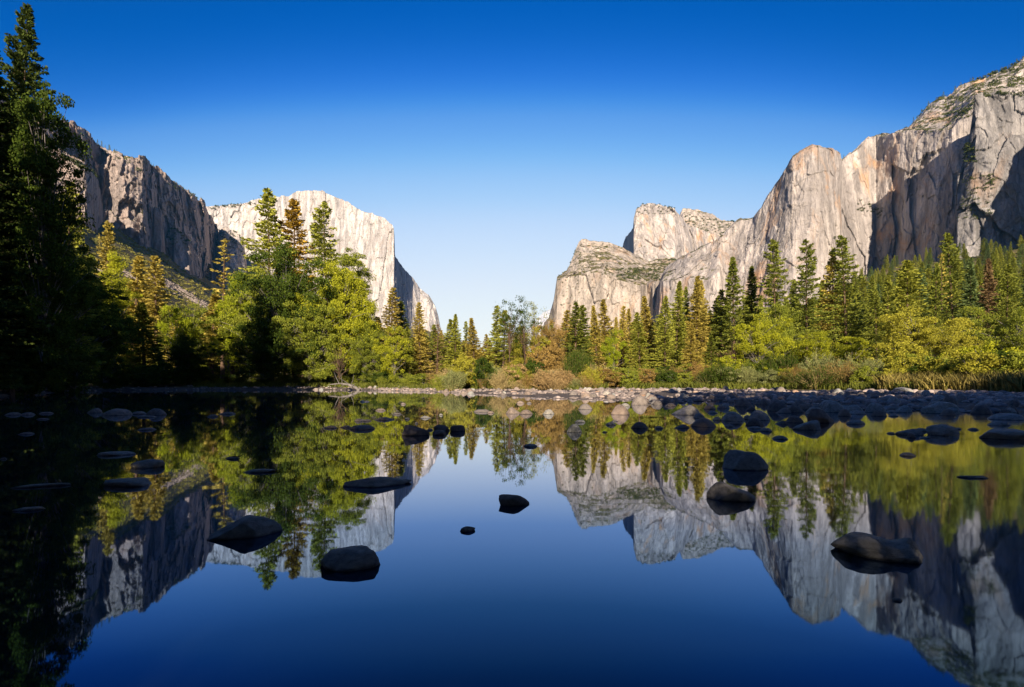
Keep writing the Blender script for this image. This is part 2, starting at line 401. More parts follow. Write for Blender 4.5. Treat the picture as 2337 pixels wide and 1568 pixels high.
# ------------------------------------------------------------------ cliffs
FORM = {}
def formation(key, name, label, mat, rails, weights, step=1.25, relief=(18, 9, 3), rough_top=6, back=700, drop=0.25, seed=1, worl=14, fine=1.0):
    """rails: bottom to top, each a list of (px, py, Y). The face between them gets real relief; the top runs back as a plateau."""
    pmin = min(p[0] for p in rails[-1]); pmax = max(p[0] for p in rails[-1])
    px = np.arange(pmin, pmax + step, step)
    R = []
    for r in rails:
        a = np.array(r, float)
        R.append((np.interp(px, a[:, 0], a[:, 1]), np.interp(px, a[:, 0], a[:, 2])))
    R = [(np.maximum(r[0], R[-1][0] + 2.0 * (len(R) - 1 - q)), r[1]) for q, r in enumerate(R)]
    rows = []
    for k in range(len(R) - 1):
        n = weights[k]
        for j in range(n):
            t = j / n
            rows.append(((1 - t) * R[k][0] + t * R[k + 1][0], (1 - t) * R[k][1] + t * R[k + 1][1]))
    rows.append(R[-1])
    PY = np.stack([r[0] for r in rows], 1); DY = np.stack([r[1] for r in rows], 1)
    PX = np.repeat(px[:, None], PY.shape[1], 1)
    # skyline roughness
    X = (PX - 1168) / FPX * DY; Z = CAM_H + (HY - PY) / FPX * DY
    top = PY.shape[1] - 1
    w = (np.arange(top + 1) / top) ** 6
    Z = Z + w[None, :] * rough_top * fbm(X / 28, DY / 28, 0.5, 4, seed + 40, 0.6)
    # relief of the face: vertical ribs and gullies, blocks, ledges
    x_, y_, z_ = X, DY, Z
    rib = 1 - 2 * np.abs(fbm(x_ / 170, y_ / 170, z_ / 700, 4, seed))
    rib2 = fbm(x_ / 48, y_ / 48, z_ / 190, 4, seed + 7, 0.55)
    wd, wv = worley(x_ / 70 + rib2 * .4, y_ / 70, z_ / 170, seed + 11)
    wd2, wv2 = worley(x_ / 24, y_ / 24, z_ / 42 + rib2, seed + 15)
    led = fbm(x_ / 90, y_ / 90, z_ / 22, 4, seed + 19)
    f3 = fbm(x_ / 12, y_ / 12, z_ / 16, 3, seed + 23)
    wd3, wv3 = worley(x_ / 11, y_ / 11, z_ / 15 + rib2, seed + 29)
    disp = -worl * 0.16 * (wv3 - 0.5) - relief[0] * rib - relief[1] * rib2 - worl * (wv - 0.5) + worl * 0.5 * (wd - 0.5) - worl * 0.40 * (wv2 - 0.5) + relief[2] * led + fine * 1.6 * f3
    L = np.sqrt(x_ ** 2 + y_ ** 2)
    k = 1 + disp / L
    X = x_ * k; Y = y_ * k
    # plateau behind the rim, then down the back
    ex = []
    for (bk, dz) in ((0.06, -1), (0.2, -6), (0.5, -20), (1.0, -60)):
        d = bk * back
        q = 1 + d / L[:, -1]
        zz = Z[:, -1] + dz * drop * 4 + (8 * fbm(X[:, -1] / 40, Y[:, -1] / 40 + bk * 9, 0.0, 3, seed + 3) * (bk > 0.1))
        zz = np.minimum(zz, CAM_H + (Z[:, -1] - CAM_H) * q * 0.985)
        ex.append((X[:, -1] * (1 + d / L[:, -1]), Y[:, -1] * (1 + d / L[:, -1]), zz))
    ex.append((ex[-1][0] * 1.1, ex[-1][1] * 1.1, ex[-1][2] * 0 - 20))
    X = np.concatenate([X] + [e[0][:, None] for e in ex], 1); Y = np.concatenate([Y] + [e[1][:, None] for e in ex], 1); Z = np.concatenate([Z] + [e[2][:, None] for e in ex], 1)
    # side walls at both ends run back
    def cap(i, sgn):
        cx, cy, cz = X[i].copy(), Y[i].copy(), Z[i].copy()
        out = []
        for d in (60, 250, back):
            out.append((cx + sgn * d * 0.55, np.minimum(cy + d, cy.max() + d), cz - d * 0.02))
        return out
    l = cap(0, 1 if px[0] > 1168 else 0.0); r = cap(-1, 1 if px[-1] > 1168 else -0.5)
    X = np.concatenate([np.stack([c[0] for c in l[::-1]]), X, np.stack([c[0] for c in r])], 0)
    Y = np.concatenate([np.stack([c[1] for c in l[::-1]]), Y, np.stack([c[1] for c in r])], 0)
    Z = np.concatenate([np.stack([c[2] for c in l[::-1]]), Z, np.stack([c[2] for c in r])], 0)
    v = np.stack([X, Y, Z], -1)
    me = np_mesh(name, v.reshape(-1, 3), grid_faces(v.shape[0], v.shape[1]), mat, False)
    o = new_obj(name, me); tag(o, label, None, None, 'structure')
    g = v[3:-3, :PY.shape[1]].reshape(-1, 3)
    FORM[key] = (g, 1168 + FPX * g[:, 0] / g[:, 1], HY - FPX * (g[:, 2] - CAM_H) / g[:, 1])
    return o

def on_form(key, px, py):
    g, a, b_ = FORM[key]
    i = int(np.argmin((a - px) ** 2 + (b_ - py) ** 2))
    return g[i]

# left wall, running away from the camera along the valley side
skyA = [(-500, 20), (-300, 90), (0, 215), (60, 240), (100, 263), (123, 270), (160, 285), (182, 298), (203, 317), (227, 333), (261, 352), (298, 363), (324, 367), (358, 382), (372, 400), (398, 421), (425, 434), (447, 451), (466, 466), (480, 492), (495, 514), (503, 560), (506, 640)]
YA = [(-500, 1000), (-300, 1050), (0, 1150), (100, 1240), (123, 1270), (160, 1330), (203, 1400), (227, 1460), (261, 1440), (298, 1450), (324, 1480), (335, 1560), (372, 1640), (398, 1685), (425, 1765), (447, 1810), (466, 1880), (480, 2010), (495, 2120), (506, 2200)]
def zipY(sky, Yt, dy=0, py=None):
    a = np.array(Yt, float)
    return [(p, (y if py is None else py), float(np.interp(p, a[:, 0], a[:, 1])) + dy) for p, y in sky]
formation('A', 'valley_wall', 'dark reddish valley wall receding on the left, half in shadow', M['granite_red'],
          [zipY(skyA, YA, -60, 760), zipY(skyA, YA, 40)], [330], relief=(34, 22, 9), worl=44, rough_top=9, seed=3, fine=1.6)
# nearer buttress under it
skyA1 = [(-100, 300), (40, 330), (112, 345), (145, 352), (170, 368), (194, 384), (209, 395), (223, 412), (232, 450), (240, 520)]
YA1 = [(-100, 980), (112, 1060), (145, 1080), (194, 1100), (209, 1130), (223, 1220), (240, 1360)]
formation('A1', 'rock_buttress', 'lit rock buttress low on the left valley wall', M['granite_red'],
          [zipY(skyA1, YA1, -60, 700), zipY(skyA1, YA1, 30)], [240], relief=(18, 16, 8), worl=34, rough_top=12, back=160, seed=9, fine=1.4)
# pinnacle and ribs that catch the sun in the middle of that wall
skyA2 = [(338, 520), (345, 490), (352, 470), (360, 474), (368, 490), (374, 530), (380, 600)]
YA2 = [(338, 1560), (352, 1540), (368, 1545), (380, 1600)]
formation('A2', 'rock_pinnacle', 'slim sunlit pinnacle standing against the shaded left wall', M['granite_red'],
          [zipY(skyA2, YA2, -25, 690), zipY(skyA2, YA2, 10)], [150], relief=(6, 6, 3), worl=12, rough_top=5, back=90, seed=14, step=0.9)
skyA3 = [(380, 560), (388, 528), (398, 518), (410, 530), (420, 545), (432, 548), (446, 575), (456, 600), (462, 650)]
YA3 = [(380, 1660), (398, 1640), (432, 1660), (462, 1760)]
formation('A3', 'rock_rib', 'broken sunlit rib at the foot of the shaded left wall', M['granite_red'],
          [zipY(skyA3, YA3, -40, 690), zipY(skyA3, YA3, 20)], [120], relief=(8, 8, 4), worl=18, rough_top=8, back=100, seed=18, step=0.9)

# the great pale face with its sharp prow
skyB = [(440, 470), (475, 472), (512, 470), (550, 468), (587, 457), (617, 450), (658, 448), (676, 439), (706, 436), (736, 439), (766, 450), (796, 465), (825, 480), (855, 493), (877, 501), (894, 513), (898, 521), (900, 540), (901, 584), (918, 610), (941, 634), (959, 658), (978, 673), (993, 699), (1000, 722), (1006, 755), (1012, 800), (1018, 850)]
YB = [(440, 2250), (520, 2330), (600, 2330), (700, 2230), (800, 2140), (880, 2060), (898, 2040), (900, 2052), (941, 2440), (950, 2500), (975, 2510), (1006, 2580), (1018, 2600)]
formation('B', 'granite_monolith', 'huge pale granite monolith with a sharp vertical prow', M['granite_pale'],
          [zipY(skyB, YB, -90, 800), zipY(skyB, YB, 0, 690), zipY(skyB, YB, 60)], [70, 240], relief=(12, 12, 3), worl=16, rough_top=5, seed=31, step=1.1)
skyB1 = [(480, 640), (492, 560), (500, 530), (515, 520), (530, 528), (545, 540), (556, 550), (562, 600), (575, 690)]
YB1 = [(480, 2120), (515, 2080), (556, 2120), (575, 2200)]
formation('B1', 'rock_shoulder', 'rough broken shoulder at the left foot of the pale monolith', M['granite_warm'],
          [zipY(skyB1, YB1, -40, 740), zipY(skyB1, YB1, 40)], [150], relief=(14, 12, 5), worl=30, rough_top=12, back=150, seed=36, step=1.1)

# far pale slope seen in the gap
skyC = [(1120, 800), (1200, 752), (1215, 742), (1228, 724), (1240, 713), (1262, 704), (1300, 690), (1380, 680)]
formation('C', 'distant_mountain', 'pale blue distant slope low in the valley gap', M['granite_hazed'],
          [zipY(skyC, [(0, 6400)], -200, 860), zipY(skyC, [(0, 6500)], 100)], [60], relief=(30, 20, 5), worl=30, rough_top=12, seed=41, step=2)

# brushy rounded cliff on the right side of the gap
skyD = [(1236, 790), (1241, 737), (1252, 725), (1263, 685), (1271, 632), (1293, 617), (1310, 580), (1321, 554), (1330, 549), (1364, 553), (1390, 555), (1416, 567), (1442, 580), (1464, 590), (1479, 597), (1502, 591), (1530, 592), (1560, 600), (1590, 620)]
YD = [(1236, 1700), (1252, 1600), (1271, 1560), (1293, 1660), (1330, 1780), (1416, 1800), (1502, 1860), (1590, 1850)]
browD = [(1236, 800, 1660), (1241, 745, 1600), (1252, 732, 1560), (1263, 690, 1530), (1271, 642, 1520), (1293, 632, 1520), (1321, 628, 1500), (1364, 624, 1480), (1409, 640, 1460), (1440, 650, 1455), (1461, 654, 1450), (1475, 652, 1500), (1489, 648, 1450), (1513, 638, 1440), (1590, 640, 1430)]
baseD = [(1236, 820, 1600), (1263, 800, 1480), (1455, 790, 1400), (1461, 790, 1402), (1466, 790, 1450), (1484, 790, 1450), (1489, 790, 1395), (1590, 790, 1380)]
formation('D', 'brushy_cliff', 'pale cliff with a brush-dotted shoulder beside the valley gap', M['granite_slope'],
          [baseD, browD, zipY(skyD, YD)], [120, 90], relief=(16, 12, 3), worl=18, rough_top=5, seed=51)
# square tower behind it
skyE = [(1414, 600), (1418, 569), (1427, 543), (1444, 524), (1446, 498), (1451, 478), (1464, 469), (1483, 464), (1502, 467), (1524, 474), (1539, 480), (1552, 495), (1565, 510), (1576, 517), (1610, 530), (1636, 539), (1680, 560)]
YE = [(1414, 2700), (1427, 2460), (1442, 2130), (1446, 2080), (1464, 2070), (1539, 2110), (1600, 2250), (1680, 2300)]
formation('E', 'rock_tower', 'square pale granite tower rising behind the brushy cliff', M['granite_warm'],
          [zipY(skyE, YE, -110, 720), zipY(skyE, [(a, y - (110 if 1446 <= a <= 1560 else 0)) for a, y in YE], 0, 600), zipY(skyE, YE, 40)], [30, 130], relief=(12, 12, 3), worl=20, rough_top=5, seed=61, step=1.0)
# green-backed summit between
skyG = [(1545, 520), (1552, 487), (1558, 478), (1576, 477), (1599, 482), (1628, 489), (1643, 500), (1669, 508), (1720, 520), (1760, 540)]
formation('G', 'brushy_summit', 'low brush-covered summit just right of the pale tower', M['granite_slope'],
          [zipY(skyG, [(0, 2350)], 0, 620), zipY(skyG, [(0, 2700)], 150)], [90], relief=(12, 14, 3), worl=20, rough_top=12, seed=66, step=1.2)

# right wall with the orange-streaked tower and the deep alcove
skyF = [(1494, 700), (1500, 655), (1513, 621), (1524, 606), (1569, 577), (1614, 558), (1636, 547), (1642, 537), (1651, 532), (1673, 509), (1688, 500), (1718, 495), (1736, 476), (1752, 449), (1774, 417), (1791, 387), (1808, 361), (1826, 346), (1853, 334), (1879, 337), (1901, 343), (1916, 352), (1920, 367), (1931, 354), (1957, 335), (1983, 313), (1998, 304), (2031, 307), (2072, 294), (2087, 276), (2110, 253), (2143, 225), (2162, 223), (2188, 197), (2218, 186), (2240, 183), (2273, 168), (2296, 156), (2311, 145), (2336, 132), (2500, 70), (2700, 30)]
YF = [(1494, 1420), (1513, 1340), (1569, 1300), (1614, 1270), (1640, 1240), (1660, 1255), (1718, 1220), (1770, 1160), (1800, 1110), (1853, 1080), (1890, 1080), (1916, 1105), (1921, 1165), (1957, 1160), (1995, 1170), (2010, 1165), (2060, 1190), (2100, 1180), (2150, 1160), (2188, 1150), (2336, 1120), (2700, 1100)]
YFb = [(1494, 1380), (1513, 1290), (1569, 1250), (1640, 1180), (1655, 1215), (1718, 1150), (1800, 1060), (1890, 1040), (1960, 1125), (2008, 1147), (2050, 1100), (2100, 1056), (2150, 1015), (2188, 988), (2336, 985), (2700, 960)]
browF = [(p, y + 5, float(np.interp(p, [q[0] for q in YF], [q[1] for q in YF])) + 8) for p, y in skyF if p <= 1998] + [(2012, 313, 1158), (2050, 306, 1115), (2072, 300, 1095), (2100, 298, 1070), (2150, 302, 1030), (2172, 296, 1010), (2200, 262, 995), (2225, 230, 985), (2336, 215, 1000), (2700, 110, 990)]
formation('F', 'granite_wall', 'high pale granite wall with orange streaks and a shaded alcove', M['granite_warm'],
          [zipY(skyF, YFb, -30, 760), zipY(skyF, YFb, 0, 640), browF, zipY(skyF, YF, 20)], [60, 270, 60], relief=(9, 9, 2.5), worl=12, rough_top=6, seed=71, step=1.3)
# buttress on the right edge of the picture
skyH = [(2176, 640), (2177, 521), (2180, 466), (2184, 410), (2199, 369), (2212, 310), (2218, 270), (2225, 223), (2247, 214), (2292, 208), (2336, 212), (2420, 190), (2600, 150), (2800, 120)]
YH = [(2176, 930), (2184, 910), (2225, 900), (2292, 885), (2336, 875), (2800, 800)]
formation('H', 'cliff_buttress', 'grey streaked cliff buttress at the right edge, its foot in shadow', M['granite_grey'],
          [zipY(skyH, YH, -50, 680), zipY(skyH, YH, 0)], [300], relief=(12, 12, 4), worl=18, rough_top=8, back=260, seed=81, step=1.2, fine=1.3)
# the wall goes on outside the picture and shades the buttress foot
skyK = [(2570, 400), (2610, 210), (2673, 60), (2740, -10), (2874, -110), (3100, -160), (3600, -300)]
formation('K', 'outer_cliff', 'cliff continuing the right wall towards the viewer', M['granite_warm'],
          [zipY(skyK, [(0, 620)], -30, 800), zipY(skyK, [(0, 650)], 0)], [90], relief=(10, 10, 3), worl=14, rough_top=6, back=150, seed=91, step=6)

# ------------------------------------------------------------------ plants: mesh builders
def cards(c, d, ln, wd, rs):
    """pointed leaf-spray quads: centres c, directions d, lengths ln, widths wd (arrays)"""
    n = len(c)
    d = d / (np.linalg.norm(d, axis=1, keepdims=True) + 1e-9)
    r = rs.normal(size=(n, 3)); s = np.cross(d, r); s /= (np.linalg.norm(s, axis=1, keepdims=True) + 1e-9)
    a = c - d * ln[:, None] * 0.5; b_ = c + d * ln[:, None] * 0.5
    m = c - d * ln[:, None] * 0.08
    v = np.stack([a, m + s * wd[:, None] * 0.5, b_, m - s * wd[:, None] * 0.5], 1).reshape(-1, 3)
    f = np.arange(4 * n).reshape(-1, 4)
    return v, f

def tube(pts, rad, sides=6):
    """one tapered tube through pts"""
    pts = np.asarray(pts, float); n = len(pts); V = []
    for i in range(n):
        t = pts[min(i + 1, n - 1)] - pts[max(i - 1, 0)]; t /= (np.linalg.norm(t) + 1e-9)
        u = np.cross(t, [0.31, 0.95, 0.05]); u /= (np.linalg.norm(u) + 1e-9); w = np.cross(t, u)
        for k in range(sides):
            a = 2 * math.pi * k / sides
            V.append(pts[i] + rad[i] * (math.cos(a) * u + math.sin(a) * w))
    F = []
    for i in range(n - 1):
        for k in range(sides):
            k2 = (k + 1) % sides
            F.append([i * sides + k, i * sides + k2, (i + 1) * sides + k2, (i + 1) * sides + k])
    return np.array(V), np.array(F)

def join(parts):
    V = []; F = []; o = 0
    for v, f in parts:
        V.append(v); F.append(f + o); o += len(v)
    return np.concatenate(V), np.concatenate(F)

def conifer_meshes(name, seed, H=30.0, width=4.2, start=0.12, nbr=150, per=46, card=(0.62, 0.26), power=0.85, droop=0.25, sparse=0.0, clump=0.35, lump=0.25):
    rs = np.random.RandomState(seed)
    parts = []
    lean = rs.normal(size=2) * 0.25
    zt = np.linspace(-0.4, H, 9)
    parts.append(tube(np.stack([lean[0] * (zt / H) ** 2, lean[1] * (zt / H) ** 2, zt], 1), 0.36 * (1 - zt / H * 0.97) + 0.015, 8))
    C = []; D = []
    for k in range(nbr):
        t = (k + rs.rand()) / nbr
        z = H * (start + (1 - start) * t ** 0.9)
        if rs.rand() < sparse: continue
        frac = (H - z) / (H * (1 - start))
        az = k * 2.399 + rs.normal() * 0.5
        prof = frac ** power
        if frac > 0.82: prof *= 1 - (frac - 0.82) * 2.2
        L = width * prof * (1 - lump + 2 * lump * rs.rand()) + 0.25
        L *= 1 + 0.22 * math.sin(az * 2 + seed) * math.sin(z * 0.45 + seed)
        n = max(5, int(per * (0.25 + L / width)))
        s = rs.rand(n) ** 0.75
        s = 0.12 + 0.88 * s
        up = 0.30 * (1 - frac) * 1.2
        r = L * s
        zz = z + r * (up - droop * 0.9) + droop * 0.5 * r * r / max(L, .5) + rs.normal(size=n) * 0.10
        side = rs.normal(size=n) * (0.10 + 0.20 * (L * (1 - s * 0.6))) * clump * 2
        ca, sa = math.cos(az), math.sin(az)
        lx = lean[0] * (z / H) ** 2; ly = lean[1] * (z / H) ** 2
        C.append(np.stack([lx + ca * r - sa * side, ly + sa * r + ca * side, zz], 1))
        o_ = np.sign(side) * (0.5 + rs.rand(n) * 0.6)
        D.append(np.stack([ca - sa * o_, sa + ca * o_, rs.normal(size=n) * 0.35 - 0.1 + up], 1))
        if k % 2 == 0 and L > 0.9:
            parts.append(tube([[lx, ly, z], [lx + ca * L * .5, ly + sa * L * .5, z + L * .5 * (up - droop * .5)], [lx + ca * L * .92, ly + sa * L * .92, z + L * .92 * (up - droop * .45)]], [0.055, 0.03, 0.01], 3))
    # leader
    n = 26; zz = H - rs.rand(n) * 1.6
    C.append(np.stack([lean[0] + rs.normal(size=n) * .10, lean[1] + rs.normal(size=n) * .10, zz], 1)); D.append(np.stack([rs.normal(size=n) * .5, rs.normal(size=n) * .5, np.ones(n)], 1))
    C = np.concatenate(C); D = np.concatenate(D); n = len(C)
    v, f = cards(C, D, card[0] * (0.6 + 0.8 * rs.rand(n)), card[1] * (0.6 + 0.8 * rs.rand(n)), rs)
    tv, tf = join(parts)
    return np_mesh(name + '_trunk', tv, tf, M['bark_brown'], True), np_mesh(name + '_crown', v, f, M['fir']), H, width

def broad_meshes(name, seed, H=16.0, R=5.5, clumps=85, per=95, leafs=(0.36, 0.26), base=0.18, spread=1.0, open_=0.0, stems=1, flat=1.0, top_heavy=0.0, clump_r=1.25, thin=1.0):
    rs = np.random.RandomState(seed)
    parts = []; C = []
    ends = []
    for s_ in range(stems):
        sx, sy = (rs.normal(size=2) * 0.5 if stems > 1 else (0, 0))
        ln = rs.normal(size=2) * 0.6 * (1.5 if stems > 1 else 1)
        zs = np.linspace(-0.4, H * 0.8, 7)
        tr = np.stack([sx + ln[0] * (zs / H) ** 1.3 + rs.normal(size=7) * .08, sy + ln[1] * (zs / H) ** 1.3 + rs.normal(size=7) * .08, zs], 1)
        parts.append(tube(tr, thin * np.linspace(0.30 * H / 16, 0.05, 7) / (1 if stems == 1 else 1.7), 7))
        ends.append(tr)
    for k in range(clumps):
        tr = ends[k % stems]
        # clump centres fill an uneven crown volume, denser to the outside
        u = rs.normal(size=3); u /= np.linalg.norm(u)
        rr = rs.rand() ** 0.45
        lob = 1 + 0.40 * math.sin(3 * math.atan2(u[1], u[0]) + seed) + 0.20 * math.sin(5 * u[2] + seed * 2)
        c = np.array([u[0] * R * rr * lob * spread, u[1] * R * rr * lob * spread, H * (base + (1 - base) * (0.5 + 0.48 * u[2] * rr * flat + top_heavy * (0.2)))])
        hz = c[2] * (0.42 + 0.3 * rs.rand()); a = np.array([np.interp(hz, tr[:, 2], tr[:, q]) for q in range(3)])
        mid = (a + c) / 2 + np.array([0, 0, 0.10 * np.linalg.norm(c - a)]) + rs.normal(size=3) * .2
        if k % 2 == 0 or open_ > 0: parts.append(tube([a, mid, c], [thin * 0.085 * H / 16, thin * 0.05 * H / 16, 0.012], 4))
        n = int(per * (0.5 + rs.rand()))
        cr = clump_r * (0.4 + 1.1 * rs.rand()) * (H / 16) ** .4
        p = rs.normal(size=(n, 3)); p /= np.linalg.norm(p, axis=1, keepdims=True)
        p *= (rs.rand(n, 1) ** 0.5) * np.array([cr, cr, cr * 0.62])
        C.append(c + p)
    C = np.concatenate(C); n = len(C)
    D = rs.normal(size=(n, 3)); D[:, 2] -= 0.4
    v, f = cards(C, D, leafs[0] * (0.6 + 0.8 * rs.rand(n)), leafs[1] * (0.6 + 0.8 * rs.rand(n)), rs)
    tv, tf = join(parts)
    return np_mesh(name + '_trunk', tv, tf, M['bark_grey'], True), np_mesh(name + '_crown', v, f, M['leaf_mid']), H, R

def shrub_meshes(name, seed, H=3.5, R=2.2, stems=60, per=60, leafs=(0.22, 0.07), fan=0.55, low=0.1):
    """many thin stems fanning from the ground, narrow leaves along them"""
    rs = np.random.RandomState(seed); parts = []; C = []; D = []
    for k in range(stems):
        a = rs.rand() * 6.283; b0 = rs.rand() ** .6
        p0 = np.array([math.cos(a) * R * .45 * b0, math.sin(a) * R * .45 * b0, -0.1])
        h = H * (0.55 + 0.45 * rs.rand()) * (1 - 0.35 * b0 ** 2)
        out_ = np.array([math.cos(a), math.sin(a), 0]) * R * fan * b0 + rs.normal(size=3) * .12 * R
        p1 = p0 + np.array([0, 0, h * .55]) + out_ * .35
        p2 = p0 + np.array([0, 0, h]) + out_
        parts.append(tube([p0, p1, p2], [0.028, 0.018, 0.005], 3))
        n = int(per * (0.5 + rs.rand())); s = low + (1 - low) * rs.rand(n) ** .7
        q = ((1 - s) ** 2)[:, None] * p0 + (2 * s * (1 - s))[:, None] * p1 + (s ** 2)[:, None] * p2
        C.append(q + rs.normal(size=(n, 3)) * np.array([.16, .16, .12]) * R / 2.2)
        D.append((p2 - p0) / h + rs.normal(size=(n, 3)) * .7)
    C = np.concatenate(C); D = np.concatenate(D); n = len(C)
    v, f = cards(C, D, leafs[0] * (0.6 + 0.9 * rs.rand(n)), leafs[1] * (0.6 + 0.8 * rs.rand(n)), rs)
    tv, tf = join(parts)
    return np_mesh(name + '_stems', tv, tf, M['twigs_tan'], True), np_mesh(name + '_foliage', v, f, M['leaf_willow']), H, R

K = {}
K['fir'] = [conifer_meshes('fir', 100 + i, width=w, start=s, nbr=250, per=66, card=(0.5, 0.22), lump=.36, power=p, droop=dr) for i, (w, s, p, dr) in enumerate([(4.3, .06, .80, .30), (3.7, .10, .9, .22), (4.8, .04, .75, .35)])]
K['bigfir'] = [conifer_meshes('big_fir', 150 + i, H=45.0, width=8.0, start=.04, nbr=420, per=105, card=(0.5, 0.24), power=.7, droop=.3, lump=.38) for i in range(2)]
K['pine'] = [conifer_meshes('pine', 200 + i, width=w, start=s, nbr=150, per=84, card=(0.46, 0.24), power=.62, droop=.18, sparse=.12, clump=.6, lump=.45) for i, (w, s) in enumerate([(4.0, .22), (3.5, .30), (4.4, .16)])]
K['slim'] = [conifer_meshes('slim', 300 + i, width=w, start=s, nbr=190, per=60, card=(0.44, 0.22), power=.7, droop=.25, sparse=.08, lump=.45) for i, (w, s) in enumerate([(2.9, .12), (2.5, .2)])]
K['sparse'] = [conifer_meshes('sparse', 400, width=3.2, start=.15, nbr=75, per=20, power=.6, droop=.1, sparse=.25, lump=.45)]
K['tiny'] = [conifer_meshes('tiny', 500 + i, width=w, start=.05, nbr=46, per=12, card=(1.6, .8), power=.75, droop=.2, sparse=.1) for i, w in enumerate((5.0, 6.5))]
K['broad'] = [broad_meshes('broad', 600 + i, R=r, base=bb, clumps=c, per=210, leafs=(.25, .18)) for i, (r, bb, c) in enumerate([(5.6, .16, 110), (4.8, .10, 100), (6.2, .22, 120)])]
K['tall'] = [broad_meshes('tall', 640 + i, H=32, R=4.6, base=.12, clumps=240, per=180, leafs=(0.28, 0.20), clump_r=0.95, thin=.5) for i in range(2)]
K['maple'] = [broad_meshes('maple', 650 + i, R=5.2, base=.05, clumps=230, per=230, leafs=(0.20, 0.15), clump_r=1.1) for i in range(2)]
K['open'] = [broad_meshes('open', 700 + i, R=3.6, base=.42, clumps=40, per=46, leafs=(.24, .16), open_=1, clump_r=1.05, thin=.45) for i in range(2)]
K['bare'] = [broad_meshes('bare', 730, R=4.0, base=.25, clumps=60, per=14, leafs=(.28, .16), open_=1, clump_r=.9)]
K['bush'] = [broad_meshes('bush', 800 + i, H=6.0, R=3.4, base=0.0, clumps=90, per=110, leafs=(0.26, .18), stems=4, clump_r=1.15) for i in range(3)]
K['willow'] = [shrub_meshes('willow', 900 + i, H=4.0, R=2.6, stems=110, per=80, leafs=(.26, .07)) for i in range(3)]
K['twiggy'] = [shrub_meshes('twiggy', 950 + i, H=3.0, R=1.8, stems=90, per=34, leafs=(.20, .05), fan=.9) for i in range(2)]
NAMES = {'bigfir': ('fir_tree', 'tree', 'trunk', 'crown'), 'tall': ('cottonwood_tree', 'tree', 'trunk', 'crown'), 'fir': ('fir_tree', 'tree', 'trunk', 'crown'), 'pine': ('pine_tree', 'tree', 'trunk', 'crown'), 'slim': ('cedar_tree', 'tree', 'trunk', 'crown'),
         'sparse': ('dying_fir_tree', 'tree', 'trunk', 'crown'), 'tiny': ('rim_pine_tree', 'tree', 'trunk', 'crown'), 'broad': ('broadleaf_tree', 'tree', 'trunk', 'crown'),
         'maple': ('maple_tree', 'tree', 'trunk', 'crown'), 'open': ('alder_tree', 'tree', 'trunk', 'crown'), 'bare': ('thin_leaved_tree', 'tree', 'trunk', 'crown'),
         'bush': ('leafy_shrub', 'shrub', 'stem', 'foliage'), 'willow': ('willow_shrub', 'shrub', 'stem', 'foliage'), 'twiggy': ('twiggy_shrub', 'shrub', 'stem', 'foliage')}
NPL = [0]
def plant(kind, X, Y, h, mat, label, group=None, wid=None, var=None, rz=None, z=None, trunk=None):
    """wid = crown half width in metres; copies share their mesh data"""
    NPL[0] += 1; i = NPL[0]
    t_me, c_me, H, R = K[kind][(i if var is None else var) % len(K[kind])]
    nm, cat, pt, pc = NAMES[kind]
    e = new_obj(nm, None); e.empty_display_size = 1
    s = h / H; sw = s if wid is None else wid / R
    e.location = (X, Y, (gz(X, Y) if z is None else z) - 0.05)
    tl = .035 if h > 8 else .1
    e.rotation_euler = (tl * math.sin(i * 7.3), tl * math.sin(i * 3.1), (i * 2.1) % 6.28 if rz is None else rz); e.scale = (sw, sw, s)
    tag(e, label, cat, group)
    for n_, me, mt in ((pt, t_me, trunk), (pc, c_me, mat)):
        o = new_obj(n_, me, e)
        if mt:
            o.material_slots[0].link = 'OBJECT'; o.material_slots[0].material = M[mt]
    return e

def seen(kind, px, top, Y, mat, label, group=None, wpx=None, var=None, rz=None, trunk=None):
    """a plant whose tip is seen at (px, top) when it stands Y metres away"""
    X = (px - 1168) / FPX * Y; g = gz(X, Y)
    h = CAM_H + (HY - top) / FPX * Y - g
    return plant(kind, X, Y, h, mat, label, group, None if wpx is None else wpx / FPX * Y / 2, var, rz, None, trunk)

